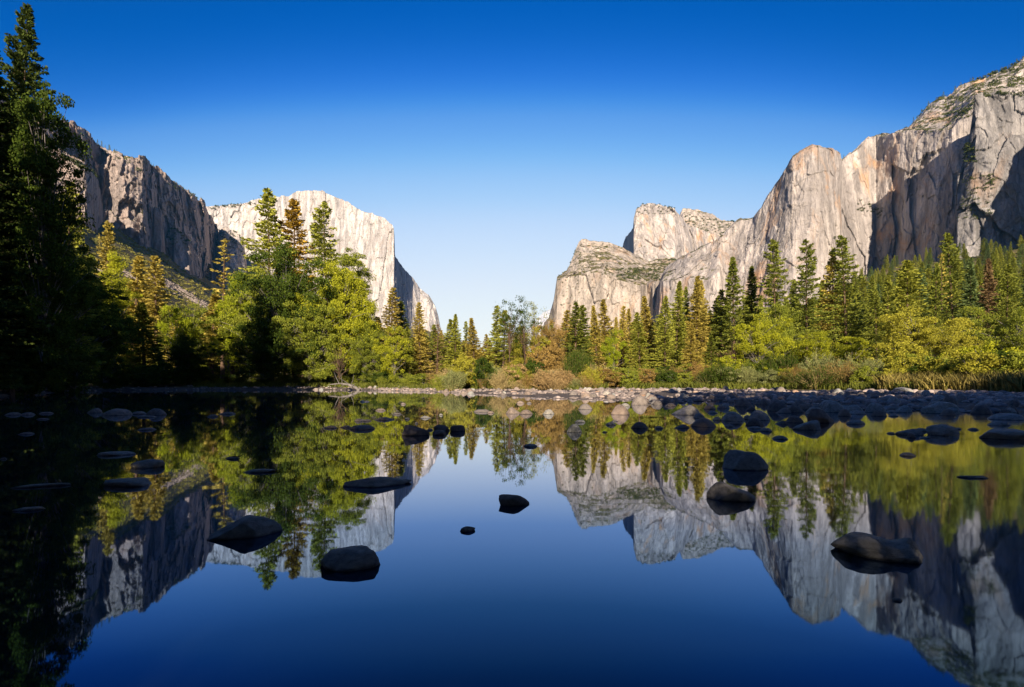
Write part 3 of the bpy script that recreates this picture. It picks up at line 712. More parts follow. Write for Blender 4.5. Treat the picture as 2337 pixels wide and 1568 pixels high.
# ------------------------------------------------------------------ the trees of the far bank
T = [
 # left edge
 ('bigfir', 28, 2, 56, 'fir_shaded', 'tallest dark fir at the left edge, its tip catching sun', 185, 2),
 ('bigfir', -14, 78, 52, 'fir_shaded', 'dark fir just left of the tallest fir, half outside the picture', 150, 1),
 ('bigfir', -60, 100, 50, 'fir_shaded', 'dark fir cut off by the left edge of the picture', 240, 0),
 ('bigfir', 75, 150, 60, 'fir_shaded', 'dark fir leaning over the water right of the tallest fir', 150, 0),
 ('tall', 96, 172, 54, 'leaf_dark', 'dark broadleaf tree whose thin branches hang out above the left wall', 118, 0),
 ('bigfir', 30, 330, 64, 'fir_shaded', 'dark lower fir in the shade below the tallest fir', 190, 1),
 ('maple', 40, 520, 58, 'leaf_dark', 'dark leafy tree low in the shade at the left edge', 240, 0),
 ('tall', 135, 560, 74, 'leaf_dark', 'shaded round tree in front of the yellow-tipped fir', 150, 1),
 ('fir', 150, 418, 82, 'fir_light', 'fir with a yellow-lit tip rising beside the dark left firs', 120, 2),
 ('tall', 195, 560, 90, 'leaf_mid', 'green broadleaf tree half lit between the yellow-tipped fir and the tan conifer', 110, 0),
 ('slim', 242, 508, 150, 'fir_gold', 'tan conifer whose tip stands against the brushy slope', 62, 0),
 ('maple', 215, 640, 96, 'leaf_dark', 'dark shaded maple on the left bank', 130, 1),
 ('slim', 302, 580, 150, 'fir_gold', 'golden conifer in front of the brushy slope', 70, 1),
 ('tall', 262, 570, 112, 'leaf_bright', 'bright green sunlit broadleaf column left of the golden conifers', 62, 1),
 ('slim', 356, 586, 150, 'fir_gold', 'olive conifer right of the golden conifer, darker lower trunk', 78, 0),
 ('fir', 330, 690, 118, 'fir', 'dark conifer among shaded trunks on the left bank', 90, 1),
 ('broad', 406, 684, 135, 'leaf_lime', 'small lime green tree below the grey talus', 66, 1),
 ('maple', 425, 760, 118, 'leaf_dark', 'shaded tree below the lime green tree', 90, 0),
 ('slim', 482, 668, 140, 'fir_gold', 'golden leaved conifer left of the ragged snag tree', 66, 1),
 ('sparse', 508, 540, 138, 'fir_gold', 'tall ragged half-bare conifer before the monolith', 80, 0),
 ('slim', 530, 640, 150, 'fir_light', 'pale green conifer behind the ragged conifer', 66, 0),
 ('tall', 553, 620, 122, 'leaf_lime', 'glowing yellow-green tree at the left side of the grove', 82, 1),
 ('fir', 110, 330, 84, 'fir_shaded', 'dark fir filling the gap between the left firs and the yellow-tipped fir', 150, 1),
 ('maple', 175, 600, 100, 'leaf_dark', 'wide shaded maple in front of the yellow-tipped fir', 150, 1),
 ('maple', 330, 640, 155, 'leaf_mid', 'olive maple behind the left bank conifers', 110, 0),
 ('maple', 445, 690, 160, 'leaf_mid', 'olive maple left of the golden leaved conifer', 90, 1),
 ('broad', 520, 700, 128, 'leaf_bright', 'bright low tree under the ragged conifer', 90, 2),
 # the grove
 ('pine', 616, 440, 132, 'fir_light', 'tall green pine at the left of the three grove pines', 108, 0),
 ('pine', 672, 463, 136, 'fir_orange', 'orange-tinted pine, middle of the three grove pines', 92, 1),
 ('pine', 752, 459, 128, 'fir_light', 'olive pine at the right of the three grove pines', 110, 2),
 ('maple', 655, 545, 114, 'leaf_dark', 'great dark maple in the middle of the grove', 150, 0),
 ('maple', 600, 610, 118, 'leaf_mid', 'green maple at the left flank of the great dark maple', 120, 1),
 ('maple', 600, 720, 112, 'leaf_dark', 'deeply shaded maple at the foot of the grove', 120, 1),
 ('maple', 770, 592, 118, 'leaf_bright', 'sunlit yellow-green maple on the right half of the grove', 130, 1),
 ('tall', 797, 560, 126, 'leaf_mid', 'olive broadleaf tree behind the sunlit maple', 90, 0),
 ('maple', 722, 660, 113, 'leaf_mid', 'shaded maple between the two great maples', 110, 0),
 ('broad', 826, 640, 120, 'leaf_bright', 'bright broadleaf tree at the right edge of the grove', 74, 2),
 ('bare', 774, 768, 109, 'leaf_mid', 'small grey-limbed tree with thin leaves under the grove', 60, 0),
 ('maple', 838, 730, 114, 'leaf_mid', 'low green tree closing the right foot of the grove', 70, 0),
 # between grove and gap
 ('slim', 889, 658, 128, 'fir_gold', 'olive-gold conifer just right of the grove', 62, 0),
 ('slim', 918, 688, 136, 'fir', 'dark narrow conifer under the shaded side of the prow', 40, 1),
 ('broad', 901, 735, 108, 'leaf_bright', 'vivid green young tree standing in sun right of the grove', 62, 1),
 ('slim', 959, 690, 124, 'fir_gold', 'tall tan conifer before the right tail of the monolith', 46, 0),
 ('slim', 935, 745, 120, 'fir_light', 'small green conifer left of the tall tan conifer', 34, 1),
 ('sparse', 996, 740, 120, 'fir_brown', 'pinkish brown dying conifer left of the gap', 44, 0),
 ('slim', 1022, 728, 126, 'fir_light', 'left one of a pair of green conifers at the gap', 40, 1),
 ('fir', 1038, 718, 124, 'fir_light', 'taller right one of a pair of green conifers at the gap', 46, 1),
 ('slim', 1070, 733, 140, 'fir_light', 'thin grey-green conifer in the gap', 28, 0),
 ('fir', 1084, 725, 132, 'fir_gold', 'golden conifer in the middle of the gap', 50, 1),
 ('slim', 1110, 762, 130, 'fir_gold', 'short golden conifer right of the middle of the gap', 34, 0),
 ('slim', 1130, 698, 126, 'fir_light', 'grey-green conifer left of the bare-trunked alder', 44, 0),
 ('pine', 1147, 708, 118, 'fir_light', 'dark conifer touching the bare-trunked alder', 54, 1),
 ('open', 1163, 668, 92, 'leaf_dark', 'bare-trunked alder with wispy dark crown against the sky', 74, 0),
 ('open', 1198, 694, 94, 'leaf_dark', 'second wispy alder, lower crown, right of the tallest alder', 66, 1),
 ('open', 1222, 680, 110, 'leaf_willow', 'very thin bluish alder behind the wispy alders', 56, 0),
 ('broad', 1198, 735, 100, 'leaf_gold', 'golden brown tree under the wispy alders', 66, 0),
 ('broad', 1256, 728, 104, 'leaf_orange', 'brown-orange round tree left of the dark riverside cedar', 72, 2),
 ('slim', 1286, 708, 130, 'fir_gold', 'golden conifer partly behind the dark riverside cedar', 50, 0),
 ('slim', 1312, 690, 90, 'fir', 'dark riverside cedar with a pointed top, left of its twin', 56, 0),
 ('slim', 1330, 696, 92, 'fir', 'twin of the dark riverside cedar, leaning right', 50, 1),
 ('fir', 1363, 697, 130, 'fir_gold', 'straw-coloured conifer right of the dark riverside cedars', 46, 1),
 ('slim', 1382, 683, 140, 'fir_gold', 'tallest straw-coloured conifer below the brushy cliff', 44, 1),
 ('broad', 1397, 742, 112, 'leaf_lime', 'bright lime young tree in front of the straw-coloured conifers', 44, 1),
 ('slim', 1416, 698, 138, 'fir_gold', 'straw-coloured conifer right of the lime young tree', 36, 0),
 ('slim', 1436, 705, 142, 'fir_gold', 'thin straw-coloured conifer left of the dry fall', 30, 1),
 ('fir', 1461, 712, 122, 'fir_light', 'yellow-green fir in front of the dry fall', 62, 0),
 ('fir', 1480, 676, 136, 'fir_gold', 'olive fir right below the dark streak of the dry fall', 60, 1),
 ('fir', 1517, 676, 122, 'fir_light', 'leafy green fir left of the paired tall firs', 66, 2),
 ('fir', 1540, 642, 130, 'fir_light', 'tall green fir, left one of a close pair', 62, 1),
 ('fir', 1559, 654, 134, 'fir', 'shaded green fir, right one of a close pair', 48, 0),
 ('fir', 1588, 632, 130, 'fir_gold', 'tall olive fir with a tan trunk, left one of the second pair', 66, 1),
 ('fir', 1604, 638, 134, 'fir_gold', 'right one of the second pair of tall olive firs', 58, 2),
 ('fir', 1576, 738, 112, 'fir_gold', 'short golden fir at the feet of the tall olive firs', 50, 0),
 ('fir', 1622, 764, 112, 'fir', 'small dark green fir at the forest edge', 46, 0),
 ('slim', 1627, 680, 138, 'fir_light', 'lime conifer between the olive firs and the dark pine', 42, 1),
 ('pine', 1645, 660, 130, 'fir', 'dark thin pine left of the broad shaded fir', 46, 1),
 ('fir', 1675, 586, 126, 'fir', 'tall dark green fir left of the tallest pines', 78, 0),
 ('fir', 1717, 605, 132, 'fir', 'green fir between the tall dark fir and the first tall pine', 66, 1),
 ('bare', 1668, 762, 106, 'fir_brown', 'small pinkish bare tree at the forest edge', 50, 0),
 ('broad', 1728, 712, 104, 'leaf_bright', 'bright spreading tree at the feet of the tall firs', 100, 2),
 ('pine', 1766, 549, 122, 'fir', 'first tall pine before the pale wall, left of three', 74, 0),
 ('pine', 1841, 544, 120, 'fir', 'second tall pine before the pale wall, middle of three', 80, 2),
 ('pine', 1905, 572, 124, 'fir_gold', 'olive-brown pine leaning close to the third tall pine', 60, 1),
 ('pine', 1932, 535, 120, 'fir', 'third tall pine before the pale wall, thickest crown', 78, 0),
 ('maple', 1775, 690, 112, 'leaf_mid', 'shaded broadleaf tree under the first tall pine', 80, 1),
 ('fir', 1802, 640, 140, 'fir', 'green fir behind and between the first two tall pines', 66, 2),
 ('fir', 1872, 640, 140, 'fir_light', 'green fir between the second and third tall pines', 56, 1),
 ('broad', 1862, 750, 104, 'leaf_bright', 'low sunlit tree at the feet of the tall pines', 80, 0),
 ('broad', 1945, 760, 100, 'leaf_bright', 'yellow-green tree under the third tall pine', 80, 1),
 ('fir', 2000, 660, 112, 'fir', 'dark fir with deep shaded left side beside the broad fir', 66, 0),
 ('fir', 2066, 597, 120, 'fir_light', 'broad green fir behind the golden cottonwood', 120, 2),
 ('fir', 2128, 602, 118, 'fir', 'bright-edged fir right of the broad green fir', 56, 0),
 ('sparse', 2148, 580, 126, 'fir_gold', 'pale thin-crowned fir between two dense firs', 44, 0),
 ('fir', 2180, 528, 128, 'fir', 'tall layered fir in front of the grey buttress', 84, 2),
 ('fir', 2219, 590, 116, 'fir_blue', 'blue-green fir right of the tall layered fir', 66, 1),
 ('fir', 2256, 588, 114, 'fir_brown', 'tan feathery conifer near the right edge', 62, 1),
 ('fir', 2290, 606, 104, 'fir', 'deep green fir right of the tan feathery conifer', 80, 2),
 ('fir', 2345, 590, 110, 'fir', 'fir cut by the right edge of the picture', 90, 1),
 ('broad', 2090, 698, 84, 'leaf_gold', 'broad golden cottonwood on the right bank', 150, 2),
 ('broad', 2165, 735, 78, 'leaf_gold', 'yellow-green arm of trees right of the golden cottonwood', 100, 0),
 ('broad', 2222, 686, 92, 'leaf_mid', 'round-topped olive tree between golden cottonwood and right edge', 82, 1),
 ('broad', 2318, 698, 84, 'leaf_mid', 'round olive tree at the right edge', 100, 0),
 ('fir', 2272, 702, 90, 'fir', 'small dark fir between the two round olive trees', 50, 0),
 ('fir', 2035, 700, 96, 'fir', 'dark fir left of the golden cottonwood', 74, 0),
]
for kind, px, top, Y, mat, lab, wpx, var in T:
    tr = 'bark_brown' if kind in ('open', 'bare') else None
    seen(kind, px, top, Y, mat, lab, None, wpx * (1.15 if kind in ('fir', 'bigfir', 'pine', 'slim', 'sparse') else 1.12), var, trunk=tr)

SHR = [
 ('bush', 1056, 806, 84, 'leaf_gold', 'tan and gold shrub left of the dark willow in the gap', 60, 0),
 ('willow', 1036, 838, 80, 'leaf_willow', 'grey-green reedy shrub at the cobble edge below the gap', 60, 1),
 ('willow', 1012, 848, 84, 'leaf_mid', 'green reedy shrub at the left end of the riverside thicket', 50, 0),
 ('bush', 1100, 812, 82, 'leaf_dark', 'dark shrub in the riverside thicket below the gap', 52, 1),
 ('twiggy', 1141, 838, 78, 'twigs_tan', 'straw-coloured twiggy shrub right of the dark shrub', 46, 0),
 ('willow', 1176, 830, 80, 'leaf_mid', 'green willow under the wispy alders', 60, 2),
 ('bush', 1212, 818, 82, 'leaf_dark', 'dark green shrub right of the green willow', 60, 0),
 ('bush', 1236, 786, 86, 'leaf_orange', 'tall orange-brown shrub under the brown-orange tree', 70, 2),
 ('bush', 1272, 780, 88, 'leaf_orange', 'orange shrub leaning against the dark riverside cedar', 62, 0),
 ('twiggy', 1266, 858, 77, 'twigs_red', 'low reddish twiggy shrub at the cobble edge', 50, 1),
 ('twiggy', 1180, 866, 78, 'twigs_tan', 'low straw tuft at the cobble edge under the green willow', 34, 0),
 ('willow', 1304, 780, 83, 'leaf_dark', 'dark willow at the foot of the dark riverside cedars', 56, 0),
 ('willow', 1335, 800, 84, 'leaf_dark', 'dark willow right of the cedar foot', 54, 1),
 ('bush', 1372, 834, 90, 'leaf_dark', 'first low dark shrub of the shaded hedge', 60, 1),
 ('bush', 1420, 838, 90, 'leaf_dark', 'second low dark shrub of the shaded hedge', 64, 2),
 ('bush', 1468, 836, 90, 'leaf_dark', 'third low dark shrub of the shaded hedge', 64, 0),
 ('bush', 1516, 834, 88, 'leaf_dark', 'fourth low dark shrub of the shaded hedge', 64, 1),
 ('bush', 1556, 836, 84, 'leaf_mid', 'olive shrub between the dark hedge and the orange shrub', 50, 2),
 ('bush', 1588, 826, 82, 'leaf_orange', 'sunlit orange-pink shrub in the centre right thicket', 56, 0),
 ('bush', 1626, 828, 80, 'leaf_orange', 'sunlit rust shrub right of the orange-pink shrub', 60, 1),
 ('bush', 1666, 806, 78, 'leaf_bright', 'yellow-green sunlit shrub beside the rust shrub', 60, 2),
 ('bush', 1700, 820, 78, 'leaf_mid', 'green shrub left of the dark tall willow', 44, 0),
 ('willow', 1742, 806, 72, 'leaf_dark', 'tall dark blue-green willow, left half of a shaded clump', 70, 0),
 ('willow', 1792, 800, 71, 'leaf_dark', 'tall dark blue-green willow, right half of a shaded clump', 74, 1),
 ('willow', 1868, 800, 66, 'leaf_willow', 'pale feathery willow with tan stems, left of two', 90, 2),
 ('willow', 1926, 806, 64, 'leaf_willow', 'pale feathery willow with tan stems, right of two', 84, 0),
 ('twiggy', 1886, 845, 61, 'twigs_tan', 'tan reedy clump in front of the pale willows', 100, 1),
 ('bush', 2058, 780, 70, 'leaf_gold', 'greyish gold shrub below the golden cottonwood', 96, 1),
 ('bush', 2120, 810, 66, 'leaf_mid', 'shaded olive shrub below the golden cottonwood', 70, 2),
 ('bush', 2235, 780, 66, 'leaf_bright', 'yellow-green mounded shrub on the right bank', 110, 0),
 ('bush', 2310, 800, 60, 'leaf_dark', 'dark shrub at the right edge', 100, 1),
 ('twiggy', 1996, 858, 57, 'leaf_yellow', 'vivid yellow-green fanning shrub at the cobble edge', 56, 0),
 ('twiggy', 2046, 860, 55, 'leaf_yellow', 'vivid golden fanning shrub right of the yellow-green one', 56, 1),
 ('bush', 870, 846, 112, 'leaf_dark', 'dark low shrub behind the grass right of the grove', 70, 0),
 ('bush', 920, 850, 108, 'leaf_mid', 'low green hedge shrub right of the first dark shrub', 70, 1),
 ('bush', 970, 850, 100, 'leaf_mid', 'low green hedge shrub before the tan conifer', 70, 2),
 ('bush', 60, 800, 58, 'leaf_dark', 'dark shrub over the water at the left edge', 110, 0),
 ('bush', 160, 812, 76, 'leaf_dark', 'dark shrub on the shaded left bank', 100, 1),
 ('bush', 260, 820, 99, 'leaf_dark', 'dark shrub right of the shaded left bank corner', 90, 2),
 ('bush', 360, 826, 112, 'leaf_dark', 'shrub in the shade below the olive conifer', 90, 0),
 ('bush', 450, 836, 120, 'leaf_dark', 'shrub in the shade left of the grove', 80, 1),
]
for kind, px, top, Y, mat, lab, wpx, var in SHR:
    seen(kind, px, top, Y, mat, lab, None, wpx * 1.05, var)

# riverside thicket between the named shrubs
def thicket(n, p0, p1, d0, d1, hs, kinds, mats, label, group, seed):
    r = np.random.RandomState(seed)
    for k in range(n):
        px = p0 + (p1 - p0) * (k + r.rand()) / n; Y = float(np.interp(px, SH_P, VG_Y)) + d0 + (d1 - d0) * r.rand()
        kd = kinds[r.randint(len(kinds))]; h = hs[0] + (hs[1] - hs[0]) * r.rand()
        plant(kd, (px - 1168) / FPX * Y, Y, h, mats[r.randint(len(mats))], label, group, h * (.5 + .25 * r.rand()))
thicket(44, 1000, 1380, 0, 9, (1.8, 4.2), ['twiggy', 'willow', 'bush'], ['twigs_tan', 'leaf_orange', 'leaf_willow', 'twigs_red', 'leaf_mid', 'leaf_gold'], 'autumn-coloured shrub in the riverside thicket below the gap', 'riverside thicket below the gap', 71)
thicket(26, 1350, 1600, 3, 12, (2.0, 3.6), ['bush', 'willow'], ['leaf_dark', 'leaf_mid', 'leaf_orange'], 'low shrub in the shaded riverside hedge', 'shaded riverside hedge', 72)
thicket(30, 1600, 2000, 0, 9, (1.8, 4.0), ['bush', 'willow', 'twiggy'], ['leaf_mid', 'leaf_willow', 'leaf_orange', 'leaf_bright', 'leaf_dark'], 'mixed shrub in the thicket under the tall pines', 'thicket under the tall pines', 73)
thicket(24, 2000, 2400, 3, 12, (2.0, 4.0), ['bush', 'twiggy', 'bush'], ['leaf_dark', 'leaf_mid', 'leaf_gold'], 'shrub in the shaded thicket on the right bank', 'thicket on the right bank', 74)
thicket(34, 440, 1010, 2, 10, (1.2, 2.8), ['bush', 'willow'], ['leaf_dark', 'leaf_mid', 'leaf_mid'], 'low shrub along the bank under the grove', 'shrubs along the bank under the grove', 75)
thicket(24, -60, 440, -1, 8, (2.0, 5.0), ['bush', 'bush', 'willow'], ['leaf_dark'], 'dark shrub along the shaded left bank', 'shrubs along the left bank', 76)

# forest behind the named trees: conifers nobody could tell from one another
rs = np.random.RandomState(11)
def row(n, p0, p1, Y0, Y1, topf, mats, label, group, wpx=(34, 60), kinds=('fir', 'slim', 'fir')):
    for k in range(n):
        px = p0 + (p1 - p0) * (k + rs.rand()) / n; Y = Y0 + (Y1 - Y0) * rs.rand()
        top = topf(px) + rs.normal() * 14
        seen(kinds[rs.randint(len(kinds))], px, top, Y, mats[rs.randint(len(mats))], label, group, 1.12 * (wpx[0] + (wpx[1] - wpx[0]) * rs.rand()))
L1 = lambda xs, ys: (lambda p: float(np.interp(p, xs, ys)))
row(26, -60, 560, 130, 210, L1([0, 150, 300, 450, 560], [470, 600, 680, 730, 700]), ['fir', 'fir', 'fir_gold', 'leaf_dark'], 'conifer in the shaded forest behind the left bank', 'forest behind the left bank', (50, 90))
row(28, 560, 1000, 150, 220, L1([560, 700, 850, 1000], [690, 640, 740, 775]), ['fir', 'fir_light', 'fir_gold'], 'conifer in the woods behind the grove', 'woods behind the grove', (40, 70))
row(46, 980, 1480, 150, 260, L1([980, 1100, 1200, 1300, 1480], [775, 790, 775, 755, 745]), ['fir_gold', 'fir_gold', 'fir_light', 'fir_brown'], 'golden conifer in the sunlit woods behind the meadow', 'sunlit woods behind the meadow', (26, 46), ('slim', 'fir', 'slim'))
row(38, 1470, 1960, 145, 210, L1([1480, 1600, 1750, 1960], [735, 710, 680, 670]), ['fir', 'fir_light', 'fir'], 'green fir in the dense forest under the pale wall', 'forest under the pale wall', (40, 64))
# forest climbing the slope on the right
k_ = 0
for k in range(210):
    px = 1930 + 480 * rs.rand(); Y = 150 + 800 * rs.rand() ** 1.2
    X = (px - 1168) / FPX * Y; h = 20 + 12 * rs.rand()
    plant(['fir', 'slim', 'fir', 'pine'][rs.randint(4)], X, Y, h, ['fir', 'fir_blue', 'fir_light', 'fir', 'fir_light'][rs.randint(5)],
          'fir in the forest climbing the right slope below the shaded alcove', 'forest climbing the right slope', h * (0.125 + .06 * rs.rand()))
# scattered conifers on the left talus apron
for k in range(70):
    px = 120 + 420 * rs.rand(); Y = 320 + 700 * rs.rand()
    X = (px - 1168) / FPX * Y; h = 14 + 12 * rs.rand()
    plant('tiny', X, Y, h, ['fir_light', 'fir_gold'][rs.randint(2)], 'small conifer scattered over the brushy left slope', 'conifers on the left slope', h * .17)

# trees on the rims of the cliffs
def rim(key, sky, p0, p1, n, h0, h1, label, group, off=2):
    a = np.array(sky, float)
    for k in range(n):
        px = p0 + (p1 - p0) * (k + rs.rand()) / n
        p = on_form(key, px, float(np.interp(px, a[:, 0], a[:, 1])) + off * rs.rand())
        h = h0 + (h1 - h0) * rs.rand() ** 2
        plant('tiny', float(p[0]), float(p[1]) + 5, h, ['fir', 'fir_blue', 'fir'][k % 3], label, group, h * .22, z=float(p[2]) - 2)
rim('A', skyA, 215, 470, 40, 8, 24, 'little pine on the rim of the left valley wall', 'pines on the left rim', 6)
rim('B', skyB, 472, 600, 20, 10, 20, 'little pine on the flat rim of the pale monolith', 'pines on the monolith rim')
rim('B', skyB, 730, 860, 10, 5, 9, 'stunted tree on the rounded top of the pale monolith', 'stunted trees on the monolith top')
rim('F', skyF, 2080, 2340, 26, 10, 26, 'pine on the high ridge at the upper right', 'pines on the upper right ridge', 14)
rim('F', skyF, 1925, 2080, 8, 5, 9, 'stunted tree on the flat rim above the alcove', 'trees on the rim above the alcove')
rim('D', skyD, 1320, 1440, 16, 5, 11, 'stunted tree on the shoulder of the brushy cliff', 'trees on the brushy cliff')
rim('E', skyE, 1450, 1540, 10, 6, 11, 'stunted tree on top of the pale tower', 'trees on the pale tower')
rim('G', skyG, 1560, 1690, 16, 8, 16, 'tree on the low brush-covered summit', 'trees on the brushy summit', 25)

# trees behind the camera on the near bank: the picture shows only their shade
for (X, Y, h, w) in [(-60, 28, 39, 6), (-54, 32, 38, 6), (-48, 29, 37, 6), (-43, 25, 34, 5), (-67, 36, 41, 6), (-75, 45, 42, 6), (-84, 55, 42, 6), (-94, 62, 42, 6), (-62, 18, 44, 6), (-54, 8, 43, 6), (-46, -2, 42, 6), (-70, 30, 42, 6), (-38, -8, 38, 6), (-31, -10, 36, 5.5), (-25, -14, 36, 5), (-19, -12, 34, 4.5), (-13.5, -14, 31, 4),
                     (12.5, -12, 22, 4), (16, -13, 25, 4.5), (20, -12, 27, 4.5), (25, -14, 27, 5), (31, -11, 26, 5), (38, -12, 24, 5), (46, -9, 24, 6), (54, -8, 26, 6), (63, -4, 31, 6), (72, 0, 30, 6)]:
    plant('fir', X, Y, h, 'fir', 'tall fir on the near bank behind the viewer', 'firs behind the viewer', w)
for k in range(14):
    plant('maple', -74 + k * 4.4, -16 - 3 * (k % 2), 27 + 3 * (k % 3), 'leaf_mid', 'tall broadleaf tree on the near bank behind the viewer', 'broadleaf trees behind the viewer', 5)
for k in range(14):
    plant('maple', 15 + k * 4.4, -18 - 3 * (k % 2), 20 + 3 * (k % 3), 'leaf_mid', 'tall broadleaf tree on the near bank behind the viewer', 'broadleaf trees behind the viewer', 5)
for (X, Y, h) in [(-11, -9, 13), (-8, -10, 11), (-4, -10, 9.5), (0, -9, 9), (4, -10, 9.5), (7.5, -9, 14), (11, -10, 18), (15, -10, 20)]:
    plant('maple', X, Y, h, 'leaf_mid', 'low broadleaf tree on the near bank behind the viewer', 'low trees behind the viewer', 3.6)

# ------------------------------------------------------------------ brush, talus, grass: stuff
def clumps(name, label, pts, size, n, mat, seed, flat=.6, leaf_=(1.2, .8)):
    r = np.random.RandomState(seed); C = []
    for p, s in zip(pts, size):
        q = r.normal(size=(n, 3)); q /= np.linalg.norm(q, axis=1, keepdims=True); q[:, 2] = np.abs(q[:, 2])
        C.append(np.array(p) + q * s * (r.rand(n, 1) ** .4) * np.array([1, 1, flat]))
    C = np.concatenate(C); m = len(C); sc = np.repeat(size, n)
    v, f = cards(C, r.normal(size=(m, 3)), leaf_[0] * sc * .4 * (.6 + .8 * r.rand(m)), leaf_[1] * sc * .4 * (.6 + .8 * r.rand(m)), r)
    o = new_obj(name, np_mesh(name, v, f, mat)); tag(o, label, None, None, 'stuff'); return o
pts = []; sz = []
for k in range(2600):
    px = -50 + 620 * rs.rand(); Y = 300 + 1300 * rs.rand() ** .8
    if Y > np.interp(px, AP_P, AP_C): continue
    X = (px - 1168) / FPX * Y
    # keep the grey talus stripe clear
    row_ = HY - (gz(X, Y) - CAM_H) / Y * FPX
    if abs(row_ - np.interp(px, [250, 373, 462, 560], [600, 642, 696, 730])) < 9 and 240 < px < 500: continue
    pts.append((X, Y, gz(X, Y) - .5)); sz.append((2.5 + 3.5 * rs.rand()) * (0.6 + Y / 1500))
clumps('hillside_brush', 'tawny and olive brush covering the left talus slope', pts, np.array(sz), 34, M['brush'], 5)
pts = []; sz = []
for k in range(900):
    px = 1880 + 520 * rs.rand(); Y = 140 + 700 * rs.rand()
    X = (px - 1168) / FPX * Y; pts.append((X, Y, gz(X, Y) - .3)); sz.append(2 + 3 * rs.rand())
clumps('forest_undergrowth', 'green undergrowth between the trees of the right slope', pts, np.array(sz), 34, M['brush_green'], 6)
pts = []; sz = []
def patch(key, x0, x1, y0, y1, n, s0, s1, slope=0):
    for k in range(n):
        u = rs.rand(); px = x0 + (x1 - x0) * u; py = y0 + (y1 - y0) * rs.rand() + slope * u
        p = on_form(key, px, py); pts.append((float(p[0]), float(p[1]) - 1, float(p[2]))); sz.append(s0 + (s1 - s0) * rs.rand())
patch('F', 1955, 2005, 455, 480, 26, 2, 5, 12); patch('F', 2000, 2012, 470, 505, 10, 2, 5)
patch('F', 2160, 2225, 225, 290, 80, 3, 7, -25); patch('F', 2050, 2150, 290, 305, 26, 2, 4); patch('H', 2196, 2225, 330, 372, 40, 3, 6)
patch('H', 2182, 2260, 400, 500, 60, 2, 4); patch('F', 2220, 2336, 150, 215, 70, 3, 8, -20); patch('H', 2230, 2336, 212, 222, 30, 3, 5)
patch('F', 1902, 1912, 538, 546, 5, 2, 3.5); patch('H', 2240, 2270, 400, 440, 12, 3, 5); patch('F', 2090, 2160, 235, 300, 40, 2, 5, -30)
patch('D', 1405, 1505, 612, 640, 170, 3, 7); patch('D', 1300, 1400, 556, 640, 120, 2, 4); patch('D', 1500, 1560, 595, 615, 50, 3, 6, -15)
patch('D', 1275, 1330, 560, 700, 70, 2, 4); patch('E', 1450, 1540, 466, 490, 50, 3, 6); patch('G', 1560, 1690, 490, 540, 170, 5, 10, 12)
patch('A', 230, 460, 340, 352, 40, 3, 7, 110); patch('A1', 140, 225, 350, 360, 50, 3, 7, 45); patch('A3', 385, 445, 520, 560, 50, 3, 7)
patch('B', 480, 600, 470, 478, 60, 4, 8, -12); patch('B1', 495, 560, 520, 580, 50, 4, 8)
clumps('cliff_brush', 'dark brush clinging to ledges and shoulders of the cliffs', pts, np.array(sz), 30, M['brush_green'], 8, .8)

# rock shapes ------------------------------------------------------
def ico(sub):
    import bmesh
    bm = bmesh.new(); bmesh.ops.create_icosphere(bm, subdivisions=sub, radius=1.0)
    v = np.array([x.co[:] for x in bm.verts]); f = np.array([[y.index for y in x.verts] for x in bm.faces]); bm.free(); return v, f
IC1, IC2, IC4 = ico(2), ico(3), ico(5)
def stone_verts(base, seed, rough=.22, cuts=7, detail=0.0):
    r = np.random.RandomState(seed); v = base[0].copy()
    for k in range(cuts):
        d = r.normal(size=3); d /= np.linalg.norm(d); h = .62 + .3 * r.rand()
        s = v @ d; ex = np.maximum(s - h, 0); v = v - ex[:, None] * d * .85
    n = fbm(v[:, 0] * 1.1 + seed, v[:, 1] * 1.1, v[:, 2] * 1.1, 3, seed)
    v = v * (1 + rough * n)[:, None]
    if detail: v = v * (1 + detail * fbm(v[:, 0] * 6 + seed, v[:, 1] * 6, v[:, 2] * 6, 4, seed + 5))[:, None]
    return v
def scatter_mesh(name, label, P, Sz, mat, seed, base=IC1, nvar=10, flat=(.45, .8)):
    r = np.random.RandomState(seed); V = []; F = []; o = 0
    var = [stone_verts(base, seed * 50 + i, .25, 6) for i in range(nvar)]
    for i, (p, s) in enumerate(zip(P, Sz)):
        a = r.rand() * 6.28; ca, sa = math.cos(a), math.sin(a)
        v = var[i % nvar] * np.array([s * (.8 + .5 * r.rand()), s * (.7 + .3 * r.rand()), s * (flat[0] + (flat[1] - flat[0]) * r.rand())])
        v = np.stack([v[:, 0] * ca - v[:, 1] * sa, v[:, 0] * sa + v[:, 1] * ca, v[:, 2]], 1) + np.array(p)
        V.append(v); F.append(base[1] + o); o += len(v)
    ob = new_obj(name, np_mesh(name, np.concatenate(V), np.concatenate(F), mat, True)); tag(ob, label, None, None, 'stuff'); return ob

def cobble_mat():
    b = NB('cobbles'); g = b.n('ShaderNodeNewGeometry'); P = g.outputs['Position']
    col = b.ramp(g.outputs['Random Per Island'], [(0.0, (0.15, 0.13, 0.125)), (0.4, (0.27, 0.22, 0.19)), (0.75, (0.38, 0.31, 0.27)), (0.93, (0.50, 0.41, 0.35)), (1.0, (0.42, 0.25, 0.14))])
    n = b.noise(P, 9.0, 5, .7); col = b.mix(b.ramp(n, [(.35, .55), (.55, 0.)]), col, (0.08, 0.07, 0.065))
    z = b.n('ShaderNodeSeparateXYZ'); b.l(P, z.inputs[0])
    wf = b.ramp(z.outputs[2], [(0.03, 1.0), (0.07, 0.0)]); col = b.mix(wf, col, b.mix(1.0, col, (0.3, 0.3, 0.32), 'MULTIPLY'))
    b.principled(col, .85, b.bump(n, .03, .7), .3); return b.m
M['cobble'] = cobble_mat()
